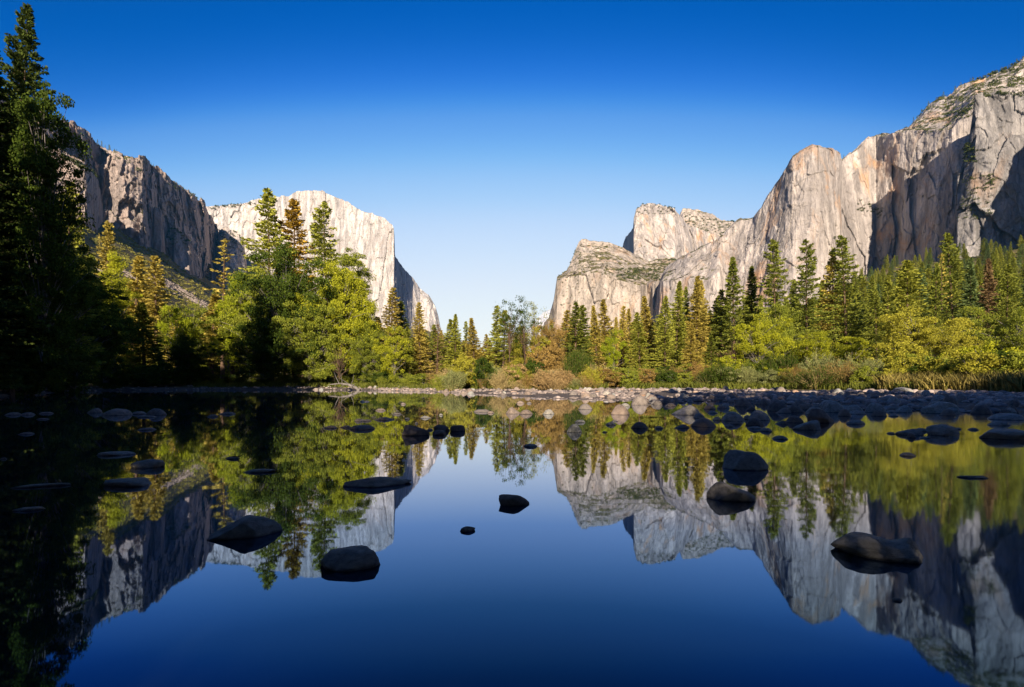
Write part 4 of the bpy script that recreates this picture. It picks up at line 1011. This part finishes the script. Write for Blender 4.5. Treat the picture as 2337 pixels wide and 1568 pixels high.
P = []; Sz = []
for k in range(9000):
    px = 440 + 2000 * rs.rand() if rs.rand() < .9 else -40 + 500 * rs.rand()
    ys = np.interp(px, SH_P, SH_Y); yv = np.interp(px, SH_P, VG_Y)
    t = rs.rand() ** 1.0 * 1.12 - .10
    if px > 1450: t = t - .05
    if px < 860 and rs.rand() < .8: continue
    Y = ys + (yv - ys) * t; X = (px - 1168) / FPX * Y
    if vnoise(X / 5, Y / 5, 2.2, 4) < -.35 + (0 if t > .1 else .5): continue
    s = .10 + .26 * rs.rand() ** 1.8
    P.append((X, Y, max(gz(X, Y), -.10) + s * .12)); Sz.append(s)
scatter_mesh('cobbles', 'grey and tan cobbles covering the gravel bank along the water', P, Sz, M['cobble'], 3)
# grey talus on the left slope
P = []; Sz = []
for k in range(1500):
    px = 225 + 260 * rs.rand(); rr = np.interp(px, [225, 290, 373, 462, 500], [618, 632, 644, 696, 712]) + rs.normal() * 6
    if 262 < px < 282 or 315 < px < 338: continue
    for Y in np.linspace(330, 1200, 60):
        X = (px - 1168) / FPX * Y
        if HY - (gz(X, Y) - CAM_H) / Y * FPX < rr: break
    P.append((X, Y, gz(X, Y))); Sz.append(1.0 + 2.6 * rs.rand() ** 2)
scatter_mesh('talus', 'pale grey talus blocks in a stripe across the left slope', P, Sz, M['rock_pale'], 5)

def blades(name, label, C, ht, mat, seed, w=.03, lean=.35):
    r = np.random.RandomState(seed); n = len(C); C = np.array(C)
    ht = ht * (.5 + r.rand(n)); a = r.rand(n) * 6.28; s = np.stack([np.cos(a), np.sin(a), np.zeros(n)], 1) * w
    tip = C + np.stack([r.normal(size=n) * lean * ht, r.normal(size=n) * lean * ht, ht], 1)
    mid = C + (tip - C) * np.array([.35, .35, .6]); v = np.stack([C - s, C + s, mid + s * .7, tip, mid - s * .7], 1)
    v = v.reshape(-1, 5, 3); V = v.reshape(-1, 3); f = np.arange(5 * n).reshape(-1, 5)
    o = new_obj(name, np_mesh(name, V, f, mat)); tag(o, label, None, None, 'stuff'); return o
def bank_points(n, p0, p1, d0, d1, seed):
    r = np.random.RandomState(seed); px = p0 + (p1 - p0) * r.rand(n); Y = np.interp(px, SH_P, VG_Y) + d0 + (d1 - d0) * r.rand(n)
    X = (px - 1168) / FPX * Y; k = vnoise(X / 4, Y / 4, .7, seed) > -.45
    X, Y = X[k], Y[k]; return np.stack([X, Y, gzs(X, Y) - .05], 1)
blades('meadow_grass', 'tall golden meadow grass behind the gravel bank', bank_points(26000, 980, 1760, 4, 45, 31), .9, M['grass_gold'], 1, .05)
blades('bank_grass', 'green and yellow grass along the edge of the banks', np.concatenate([bank_points(17000, 440, 1050, -4, 12, 32), bank_points(14000, 1020, 2400, -.8, 6, 33)]), .75, M['grass_green'], 2, .045)
blades('reed_grass', 'dark grass in the shade at the right bank', bank_points(9000, 2000, 2420, -1, 9, 34), 1.3, M['grass_gold'], 3, .04)

# ------------------------------------------------------------------ boulders
def boulder_mesh(seed, sil, prof=2.2, detail=.045, depth=1.0, nx=110, ny=80, skew=0.0, rugged=1.6):
    """boulder from its silhouette: sil = heights at evenly spaced positions from left to right (1 = highest). Unit width 2, unit height 1."""
    u = np.linspace(-1, 1, nx); s = np.interp(u, np.linspace(-1, 1, len(sil)), sil)
    kern = np.array([1, 2, 3, 2, 1.]); s2 = np.convolve(np.pad(s, 2, 'edge'), kern / kern.sum(), 'valid')
    v_ = np.linspace(-1, 1, ny)
    U, Vv = np.meshgrid(u, v_, indexing='ij')
    hd = np.sqrt(np.clip(1 - np.abs(U) ** 2.4, 0, 1)) * depth * (1 + .18 * np.sin(U * 3 + seed))
    edge = np.clip(1 - np.abs(Vv) ** prof, 0, 1) ** (1 / prof)
    Zt = (s2[:, None] + .45) * edge - .45
    end = np.clip((1 - np.abs(U)) / .06, 0, 1) ** .5
    Zt = (Zt + .45) * end - .45
    X = U; Y = Vv * hd + skew * U
    Xt = X + .05 * fbm(U * 2, Vv * 2, seed * 1.3, 3, seed)
    Y = Y + .06 * fbm(U * 2 + 5, Vv * 2, seed * 1.3, 3, seed + 2)
    Zt = Zt + (.09 * fbm(U * 1.8, Vv * 1.8, seed * .7, 4, seed + 4) + detail * (1 - 2 * np.abs(fbm(U * 5, Vv * 5, seed, 4, seed + 6)))) * end
    rg = np.random.RandomState(seed + 5)
    # broken facets: a few planes cut across the top
    for q in range(6):
        a_ = rg.rand() * 6.28; m_ = rugged * (.25 + .35 * rg.rand()); h_ = .86 + .25 * rg.rand()
        pl = h_ + m_ * .5 - m_ * (U * math.cos(a_) + Vv * math.sin(a_) * 1.2)
        Zt = np.where(Zt > pl, pl + (Zt - pl) * .25, Zt)
    Zt = Zt + .018 * fbm(U * 11, Vv * 11, seed * .3, 3, seed + 8) * end
    v = np.stack([Xt, Y, Zt], -1).reshape(-1, 3)
    return np_mesh('boulder', v, grid_faces(nx, ny), M['rock'], True)
TILT = {'hump': 0, 'low': .08, 'peak': -.45, 'peakr': .3, 'flat': 0, 'saddle': .05, 'wedge': -.38, 'wedgel': .42, 'tail': -.5, 'pair': 0}
def hewn_boulder(seed, shape):
    """angular boulder: a ball cut by many planes, weathered; unit half width 1, height 1 above the water"""
    v = stone_verts(IC4, seed, rough=.07, cuts=20)
    v = v * (1 + .05 * fbm(v[:, 0] * 2.2 + seed, v[:, 1] * 2.2, v[:, 2] * 2.2, 4, seed + 2) + .016 * fbm(v[:, 0] * 9, v[:, 1] * 9 + seed, v[:, 2] * 9, 4, seed + 3))[:, None]
    x = v[:, 0] / np.abs(v[:, 0]).max()
    z = v[:, 2] * (1 + TILT[shape] * x)
    if shape in ('flat', 'saddle', 'low'): z = np.where(z > .55, .55 + (z - .55) * .45, z)
    if shape == 'saddle': z = z - .26 * np.exp(-((x - .1) / .33) ** 2) * (z > .1); 
    if shape == 'tail':
        k = np.clip((x + .1) / 1.1, 0, 1); v[:, 1] *= 1 - .62 * k; z = z * (1 - .25 * k)
    z = z + .12
    up = z > 0
    w = np.abs(v[up, 0]).max(); z = z / z.max()
    return np_mesh('boulder', np.stack([v[:, 0] / w, v[:, 1] / w, z], 1), IC4[1], M['rock'], True)
SIL = {
 'hump': [0, .45, .8, .97, 1, .95, .78, .5, 0], 'low': [0, .3, .7, .9, 1, 1, .85, .4, 0], 'peak': [0, .45, .85, 1, .8, .62, .45, .22, 0],
 'peakr': [0, .2, .4, .62, .85, 1, .85, .5, 0], 'flat': [.1, .6, .9, 1, 1, 1, .95, .7, .1], 'saddle': [.30, .92, 1, .86, .72, .64, .72, .92, .95, .70],
 'tail': [0, .75, 1, .95, .85, .9, .6, .35, .12], 'wedge': [0, .5, .78, .95, 1, .82, .55, .3, .05], 'wedgel': [.1, .22, .45, .75, 1, 1, .9, .6, 0], 'pair': [0, .8, 1, .75, .45, .55, .7, .5, 0]}
LIB = {k: [boulder_mesh(20 + 7 * i + j * 3, s, detail=.025, nx=34, ny=26, rugged=1.2) for j in range(3)] for i, (k, s) in enumerate(SIL.items())}
NR = [0]
def rock(px, py, w, h, shape, mat, label, group=None, own=False, depth=None, rz=0.0, skew=0.0, name='boulder'):
    """rock whose waterline centre is seen at (px, py); w, h its seen width and height"""
    NPL[0] += 1; i = NPL[0]; NR[0] += 1
    Y = CAM_H * FPX / (py - HY); X = (px - 1168) / FPX * Y
    Wm = w / FPX * Y; Hm = h / FPX * Y
    me = hewn_boulder((955 if NR[0] == 1 else 914 + NR[0]) * 3 + 1, shape) if own else LIB[shape][i % 3]
    o = new_obj(name, me); o.location = (X, Y, 0)
    dp = depth if depth else .75
    o.scale = (Wm / 2, Wm / 2 * dp, Hm); o.rotation_euler = (0, 0, rz * 1.6)
    o.material_slots[0].link = 'OBJECT'; o.material_slots[0].material = M[mat]
    tag(o, label, 'rock', group); return o

RK = [
 (2018, 1262, 215, 44, 'saddle', 'rock_dark', 'largest near boulder, dark with a dished top, lower right', 1, .62, -.20),
 (1697, 1068, 106, 40, 'hump', 'rock_dark', 'big rounded dark boulder standing behind the pointed one, right of centre', 1, .8, 0),
 (1666, 1138, 108, 38, 'wedge', 'rock_dark', 'dark boulder with a point to the right, below the rounded boulder', 1, .7, -.1),
 (1169, 1150, 78, 21, 'low', 'rock', 'brownish boulder alone in the blue reflection near the centre', 1, .7, .08),
 (1066, 1211, 38, 10, 'wedgel', 'rock_dark', 'small stone alone in the blue reflection, left of the brownish boulder', 1, .6, .15),
 (796, 1288, 134, 38, 'low', 'rock_dark', 'large dark boulder at the end of the monolith reflection', 1, .6, .22),
 (557, 1220, 162, 40, 'wedgel', 'rock_dark', 'large dark boulder with a sharp left tip, lower left', 1, .55, .22),
 (868, 1106, 164, 19, 'tail', 'rock_dark', 'long low boulder with a tapering tail pointing right', 1, .38, .22),
 (334, 1066, 72, 18, 'low', 'rock_dark', 'rounded boulder above the long flat one, left', 1, .6, .1),
 (300, 1106, 113, 15, 'flat', 'rock_dark', 'long flat boulder below the rounded one, left', 1, .5, .05),
 (262, 1038, 84, 8, 'low', 'rock_dark', 'thin low slab farther out than the rounded left boulder', 1, .4, .1),
 (592, 1077, 74, 6, 'flat', 'rock_dark', 'thin slab barely above water in the yellow-green reflection', 1, .4, .15),
 (532, 1047, 34, 4, 'low', 'rock_dark', 'small flat stone with a twig caught on it', 1, .5, 0),
 (95, 1110, 112, 6, 'flat', 'rock_dark', 'narrow slab slanting in the black shade at the left', 1, .18, .22),
 (68, 1163, 68, 6, 'flat', 'rock_dark', 'flat stone closest to the lower left corner', 1, .5, .15),
 (215, 942, 32, 11, 'peakr', 'rock', 'left end stone of the shaded boulder row on the left'),
 (262, 947, 72, 14, 'wedgel', 'rock', 'largest boulder of the shaded row on the left'),
 (316, 945, 36, 6, 'low', 'rock', 'low stone between two boulders of the shaded row'),
 (357, 947, 42, 15, 'hump', 'rock', 'right end boulder of the shaded row on the left'),
 (335, 952, 40, 4, 'flat', 'rock', 'flat stone in front of the shaded row'),
 (485, 951, 26, 5, 'low', 'rock', 'smaller of two stones right of the shaded row'),
 (518, 945, 38, 5, 'wedgel', 'rock', 'larger of two stones right of the shaded row'),
 (335, 981, 42, 5, 'low', 'rock', 'low stone alone in front of the shaded row'),
 (30, 947, 34, 6, 'low', 'rock', 'first of two low stones by the left edge'),
 (63, 947, 30, 6, 'low', 'rock', 'second of two low stones by the left edge'),
 (106, 944, 28, 4, 'flat', 'rock', 'flat sliver of stone right of the two left edge stones'),
 (98, 957, 24, 3, 'flat', 'rock', 'tiny flat stone under the flat sliver at the left'),
 (60, 991, 32, 5, 'low', 'rock', 'faint stone alone in black water at the left'),
 (8, 1048, 14, 4, 'low', 'rock', 'tiny stone touching the left edge'),
 (868, 937, 26, 5, 'low', 'rock', 'grey stone below the driftwood, right of the grove reflection'),
 (906, 946, 22, 4, 'low', 'rock', 'grey stone one step right and nearer than the stone below the driftwood'),
 (920, 923, 13, 4, 'hump', 'rock_pale', 'small pale stone off the gravel point left of centre'),
 (832, 917, 22, 4, 'pair', 'rock_dark', 'small double stone just off the driftwood'),
 (754, 977, 32, 6, 'low', 'rock', 'leftmost stone of the flat stones left of the pointed boulder'),
 (828, 961, 40, 6, 'pair', 'rock', 'flat stone with a bump, far side of the flat stones'),
 (789, 976, 26, 5, 'low', 'rock', 'small stone touching the widest flat stone'),
 (826, 979, 60, 9, 'flat', 'rock', 'widest of the flat stones left of the pointed boulder'),
 (878, 958, 48, 6, 'wedge', 'rock', 'long low stone between the flat stones and the pointed boulder'),
 (929, 957, 14, 4, 'low', 'rock_dark', 'tiny dark stone above the pointed boulder'),
 (971, 954, 25, 5, 'wedge', 'rock_dark', 'small dark stone above and right of the pointed boulder'),
 (1006, 948, 10, 4, 'hump', 'rock_dark', 'tiny round stone above the three clustered boulders'),
 (950, 967, 9, 4, 'hump', 'rock_dark', 'tiny stone behind the top of the pointed boulder'),
 (948, 993, 62, 24, 'peak', 'rock', 'pointed angular boulder left of the three clustered boulders', 1, .7, -.05),
 (981, 982, 15, 4, 'low', 'rock_dark', 'small stone bridging the pointed boulder and the cluster'),
 (1009, 983, 38, 14, 'hump', 'rock', 'rear boulder of the cluster of three', 1, .7, 0),
 (1004, 992, 35, 11, 'low', 'rock', 'front left boulder of the cluster of three', 1, .7, 0),
 (1044, 984, 35, 14, 'flat', 'rock', 'right rounded boulder of the cluster of three', 1, .7, 0),
 (1099, 940, 38, 6, 'flat', 'rock_pale', 'long pale flat stone in sun left of the pale humped boulder'),
 (1119, 943, 18, 5, 'low', 'rock_pale', 'small pale stone touching the long pale flat stone'),
 (1171, 944, 35, 16, 'peak', 'rock_pale', 'pale humped boulder in sun, joined to a darker one'),
 (1200, 945, 32, 10, 'hump', 'rock', 'darker boulder joined to the pale humped boulder'),
 (1187, 921, 19, 6, 'hump', 'rock_pale', 'pale stone just off the lit cobbles, left of its small mate'),
 (1207, 921, 13, 4, 'low', 'rock_pale', 'small pale mate right of the pale stone off the lit cobbles'),
 (1251, 945, 28, 11, 'low', 'rock_dark', 'dark boulder alone between two sunlit boulders'),
 (1335, 934, 33, 13, 'hump', 'rock_pale', 'sunlit tan boulder off the cobbles, left of the largest sunlit one'),
 (1323, 964, 25, 6, 'flat', 'rock_dark', 'flat dark stone behind the dark conical boulder'),
 (1310, 986, 36, 18, 'hump', 'rock_dark', 'dark conical boulder below the sunlit boulders'),
 (1210, 1019, 33, 6, 'flat', 'rock_dark', 'small flat stone in the alder reflection'),
 (1415, 946, 44, 22, 'hump', 'rock_pale', 'largest sunlit round boulder, centre right'),
 (1402, 962, 17, 3, 'low', 'rock_dark', 'thin dark stone under the largest sunlit boulder'),
 (1393, 970, 25, 7, 'low', 'rock_dark', 'oval dark stone below the largest sunlit boulder'),
 (1379, 987, 13, 3, 'low', 'rock_dark', 'tiny dark stone left below the oval dark stone'),
 (1459, 977, 40, 14, 'hump', 'rock', 'rounded boulder right of the oval dark stone'),
 (1503, 978, 21, 6, 'hump', 'rock_dark', 'small stone between two rounded boulders'),
 (1555, 977, 35, 9, 'peakr', 'rock_pale', 'low tan boulder left of the broad tan boulder'),
 (1604, 973, 58, 19, 'hump', 'rock_pale', 'broad tan boulder in front of the dark jumble'),
 (1470, 920, 29, 10, 'low', 'rock', 'shaded stone at the edge of the cobbles above the small tan one'),
 (1480, 911, 20, 14, 'hump', 'rock_dark', 'upright dark stone at the edge of the cobbles'),
 (1426, 928, 24, 8, 'hump', 'rock_dark', 'dark stone behind the largest sunlit boulder'),
 (1529, 927, 26, 7, 'low', 'rock', 'flat stone in the shallows under the tan peaked stone'),
 (1539, 917, 19, 11, 'peakr', 'rock_pale', 'tan peaked stone in the shallows'),
 (1565, 946, 68, 22, 'peakr', 'rock_dark', 'long dark angular boulder of the jumble, left end'),
 (1595, 954, 26, 11, 'hump', 'rock_dark', 'dark lump leaning on the long angular boulder'),
 (1619, 934, 29, 10, 'hump', 'rock', 'grey boulder behind the dark jumble'),
 (1626, 943, 24, 6, 'wedge', 'rock_dark', 'dark slab behind the broad tan boulder'),
 (1635, 959, 20, 8, 'low', 'rock_dark', 'dark stone at the right end of the broad tan boulder'),
 (1671, 960, 54, 20, 'hump', 'rock_dark', 'left one of two big dark humps in the jumble'),
 (1679, 968, 28, 6, 'low', 'rock', 'oval stone in front of the left dark hump'),
 (1705, 957, 19, 10, 'hump', 'rock_dark', 'stone wedged between the two big dark humps'),
 (1731, 958, 52, 21, 'hump', 'rock_dark', 'right one of two big dark humps in the jumble'),
 (1721, 971, 42, 17, 'hump', 'rock', 'brown boulder in front of the right dark hump'),
 (1663, 974, 21, 6, 'low', 'rock_dark', 'small stone at the front left of the jumble'),
 (1722, 978, 32, 5, 'flat', 'rock_dark', 'flat stone under the brown boulder'),
 (1746, 984, 31, 8, 'low', 'rock_dark', 'dark oval stone at the front right of the jumble'),
 (1779, 1002, 36, 8, 'low', 'rock_dark', 'low dark stone alone in the current'),
 (1812, 964, 42, 15, 'hump', 'rock', 'brown boulder left of the big pyramid boulder'),
 (1870, 964, 72, 32, 'peak', 'rock', 'big brown pyramid boulder in the current', 1, .7, 0),
 (1845, 980, 72, 21, 'wedgel', 'rock_dark', 'dark boulder in front of the big pyramid boulder', 1, .7, 0),
 (1952, 968, 40, 9, 'flat', 'rock_dark', 'flat oval stone right of the pyramid boulder'),
 (1783, 968, 30, 8, 'peakr', 'rock', 'small rough stone left of the brown boulders'),
 (1869, 932, 32, 8, 'low', 'rock', 'low stone behind the pyramid boulder'),
 (1914, 933, 34, 9, 'low', 'rock_dark', 'stone far behind the flat oval stone'),
 (1930, 938, 50, 12, 'hump', 'rock_dark', 'wide low boulder behind the flat oval stone'),
 (1954, 945, 40, 9, 'low', 'rock_dark', 'dark oval boulder in front of the wide low one'),
 (1996, 941, 48, 21, 'hump', 'rock_dark', 'round dark boulder left of its conical neighbour'),
 (2033, 941, 26, 5, 'low', 'rock_dark', 'flat stone between the round and the conical boulder'),
 (2038, 950, 22, 5, 'low', 'rock_dark', 'small oval stone nearer than the flat stone between boulders'),
 (2061, 941, 38, 17, 'peakr', 'rock_dark', 'conical dark boulder left of the huge one'),
 (2146, 943, 80, 27, 'hump', 'rock_dark', 'huge dark rounded boulder near the right shore', 1, .7, 0),
 (2074, 992, 60, 14, 'wedgel', 'rock_dark', 'dark boulder carrying a pale stone at its front', 1, .6, 0),
 (2101, 984, 31, 7, 'hump', 'rock_dark', 'stone behind the boulder with the pale stone'),
 (2079, 999, 20, 11, 'wedge', 'rock_pale', 'pale broken stone in front of the dark boulder'),
 (2110, 1000, 24, 4, 'low', 'rock_dark', 'flat stone between the pale stone and the oval boulder'),
 (2153, 993, 73, 24, 'low', 'rock_dark', 'big oval dark boulder in the right channel', 1, .65, 0),
 (2185, 980, 16, 4, 'low', 'rock_dark', 'small stone behind the big oval boulder'),
 (2220, 981, 22, 5, 'low', 'rock_dark', 'small stone right of the big oval boulder'),
 (2032, 990, 20, 4, 'low', 'rock_dark', 'small flat stone left of the boulder with the pale stone'),
 (2297, 957, 78, 14, 'low', 'rock_dark', 'long boulder at the right edge, farther of three'),
 (2278, 971, 44, 10, 'low', 'rock_dark', 'middle one of three boulders at the right edge'),
 (2292, 1000, 112, 22, 'low', 'rock_dark', 'nearest and widest of three boulders at the right edge', 1, .6, 0),
 (2070, 1040, 36, 7, 'hump', 'rock_dark', 'low dark stone with ripples in the right channel'),
 (2221, 1090, 68, 5, 'pair', 'rock_dark', 'long flat double stone in the right channel', 1, .4, -.1),
 (2046, 1370, 24, 6, 'low', 'rock_dark', 'small stone nearest the camera under the dished boulder'),
]
for r in RK:
    own = len(r) > 7
    rock(*r[:7], own=own, depth=(r[8] if own else None), rz=(r[9] if own else 0.0), name=('boulder' if r[2] > 30 else 'stone'))
# the boulder that sits on top of the cobbles
r_ = rock(2060, 915, 42, 18, 'flat', 'rock_dark', 'dark square boulder lying on the cobble bank', own=True, depth=.8); r_.location = at(2060, 904, 44)[:2] + (.42,)
# larger stones of the bank, one by one
k = 0
while k < 180:
    px = 480 + 1880 * rs.rand() ** .75; ys = np.interp(px, SH_P, SH_Y); yv = np.interp(px, SH_P, VG_Y)
    t = rs.rand() * 1.15 - (.35 if px > 1450 else .12); Y = ys + (yv - ys) * t; X = (px - 1168) / FPX * Y
    if Y < 21: continue
    z = gz(X, Y); s = .28 + .35 * rs.rand() ** 2
    lit = 1150 < px < 1560
    o = new_obj('bank_stone', LIB[['hump', 'low', 'flat', 'peak', 'wedgel'][k % 5]][k % 3]); k += 1
    o.location = (X, Y, max(z, 0) - .02); o.scale = (s, s * .7, s * (.7 + .4 * rs.rand())); o.rotation_euler = (0, 0, rs.rand() * .8 - .4)
    o.material_slots[0].link = 'OBJECT'; o.material_slots[0].material = M[['rock', 'rock', 'rock_pale', 'rock_dark'][rs.randint(4)]]
    if px < 1050: tag(o, 'stone of the gravel point on the far left shore', 'rock', 'stones of the left gravel point')
    elif lit: tag(o, 'stone in the sunlit middle of the cobble bank', 'rock', 'stones of the sunlit cobble bank')
    else: tag(o, 'stone on the shaded cobble bank at the right', 'rock', 'stones of the shaded cobble bank')

# ------------------------------------------------------------------ driftwood
def driftwood(px, Y, label, seed, s=1.0, z0=.05):
    r = np.random.RandomState(seed); parts = []
    parts.append(tube([[-2.6, 0, .7], [-1.2, .1, .85], [0, 0, .7], [1.0, -.1, .3], [1.5, -.2, -.1]], [.05, .10, .17, .2, .24], 7))
    for k in range(7):
        a = np.array([-1.6 + k * .4, 0, .8]); d = np.array([r.normal() * .5 - .5, r.normal() * .4, .5 + r.rand() * .9])
        if k % 3 == 0: d[2] = -.6
        parts.append(tube([a, a + d * .6 + r.normal(size=3) * .08, a + d * 1.2], [.06, .04, .01], 4))
    v, f = join(parts); X = (px - 1168) / FPX * Y
    o = new_obj('driftwood', np_mesh('driftwood', v * s, f, M['bark_grey'], True)); o.location = (X, Y, z0); tag(o, label, 'driftwood'); return o
driftwood(795, 101, 'grey branching driftwood lying at the shore below the grove', 4, 1.5)
v, f = tube([[-.16, 0, .01], [-.04, .01, .03], [.05, 0, .02], [.14, 0, .075]], [.006, .012, .010, .003], 5)
v2, f2 = tube([[.03, 0, .02], [.07, .01, .07], [.08, .02, .11]], [.008, .006, .002], 5)
v, f = join([(v, f), (v2, f2)])
o = new_obj('twig', np_mesh('twig', v, f, M['bark_brown'], True)); p = at(538, 1047, CAM_H * FPX / (1047 - HY)); o.location = (p[0], p[1], .01); tag(o, 'thin bent twig lying on the small flat stone', 'twig')

# ------------------------------------------------------------------ thin blue air of the valley
import bmesh
bm = bmesh.new(); bmesh.ops.create_cube(bm, size=1.0); me = bpy.data.meshes.new('haze'); bm.to_mesh(me); bm.free()
hz = new_obj('haze', me); hz.scale = (13400, 13400, 1600); hz.location = (0, 0, 1600 / 2 - 130)
b = NB('valley_air'); v_ = b.n('ShaderNodeVolumePrincipled'); v_.inputs['Color'].default_value = (0.05, 0.45, 1.0, 1)
v_.inputs['Density'].default_value = 0.000017; v_.inputs['Anisotropy'].default_value = 0.0
b.l(v_.outputs[0], b.out.inputs['Volume']); me.materials.append(b.m); tag(hz, 'thin blue air filling the valley', None, None, 'stuff')
S.cycles.volume_bounces = 0
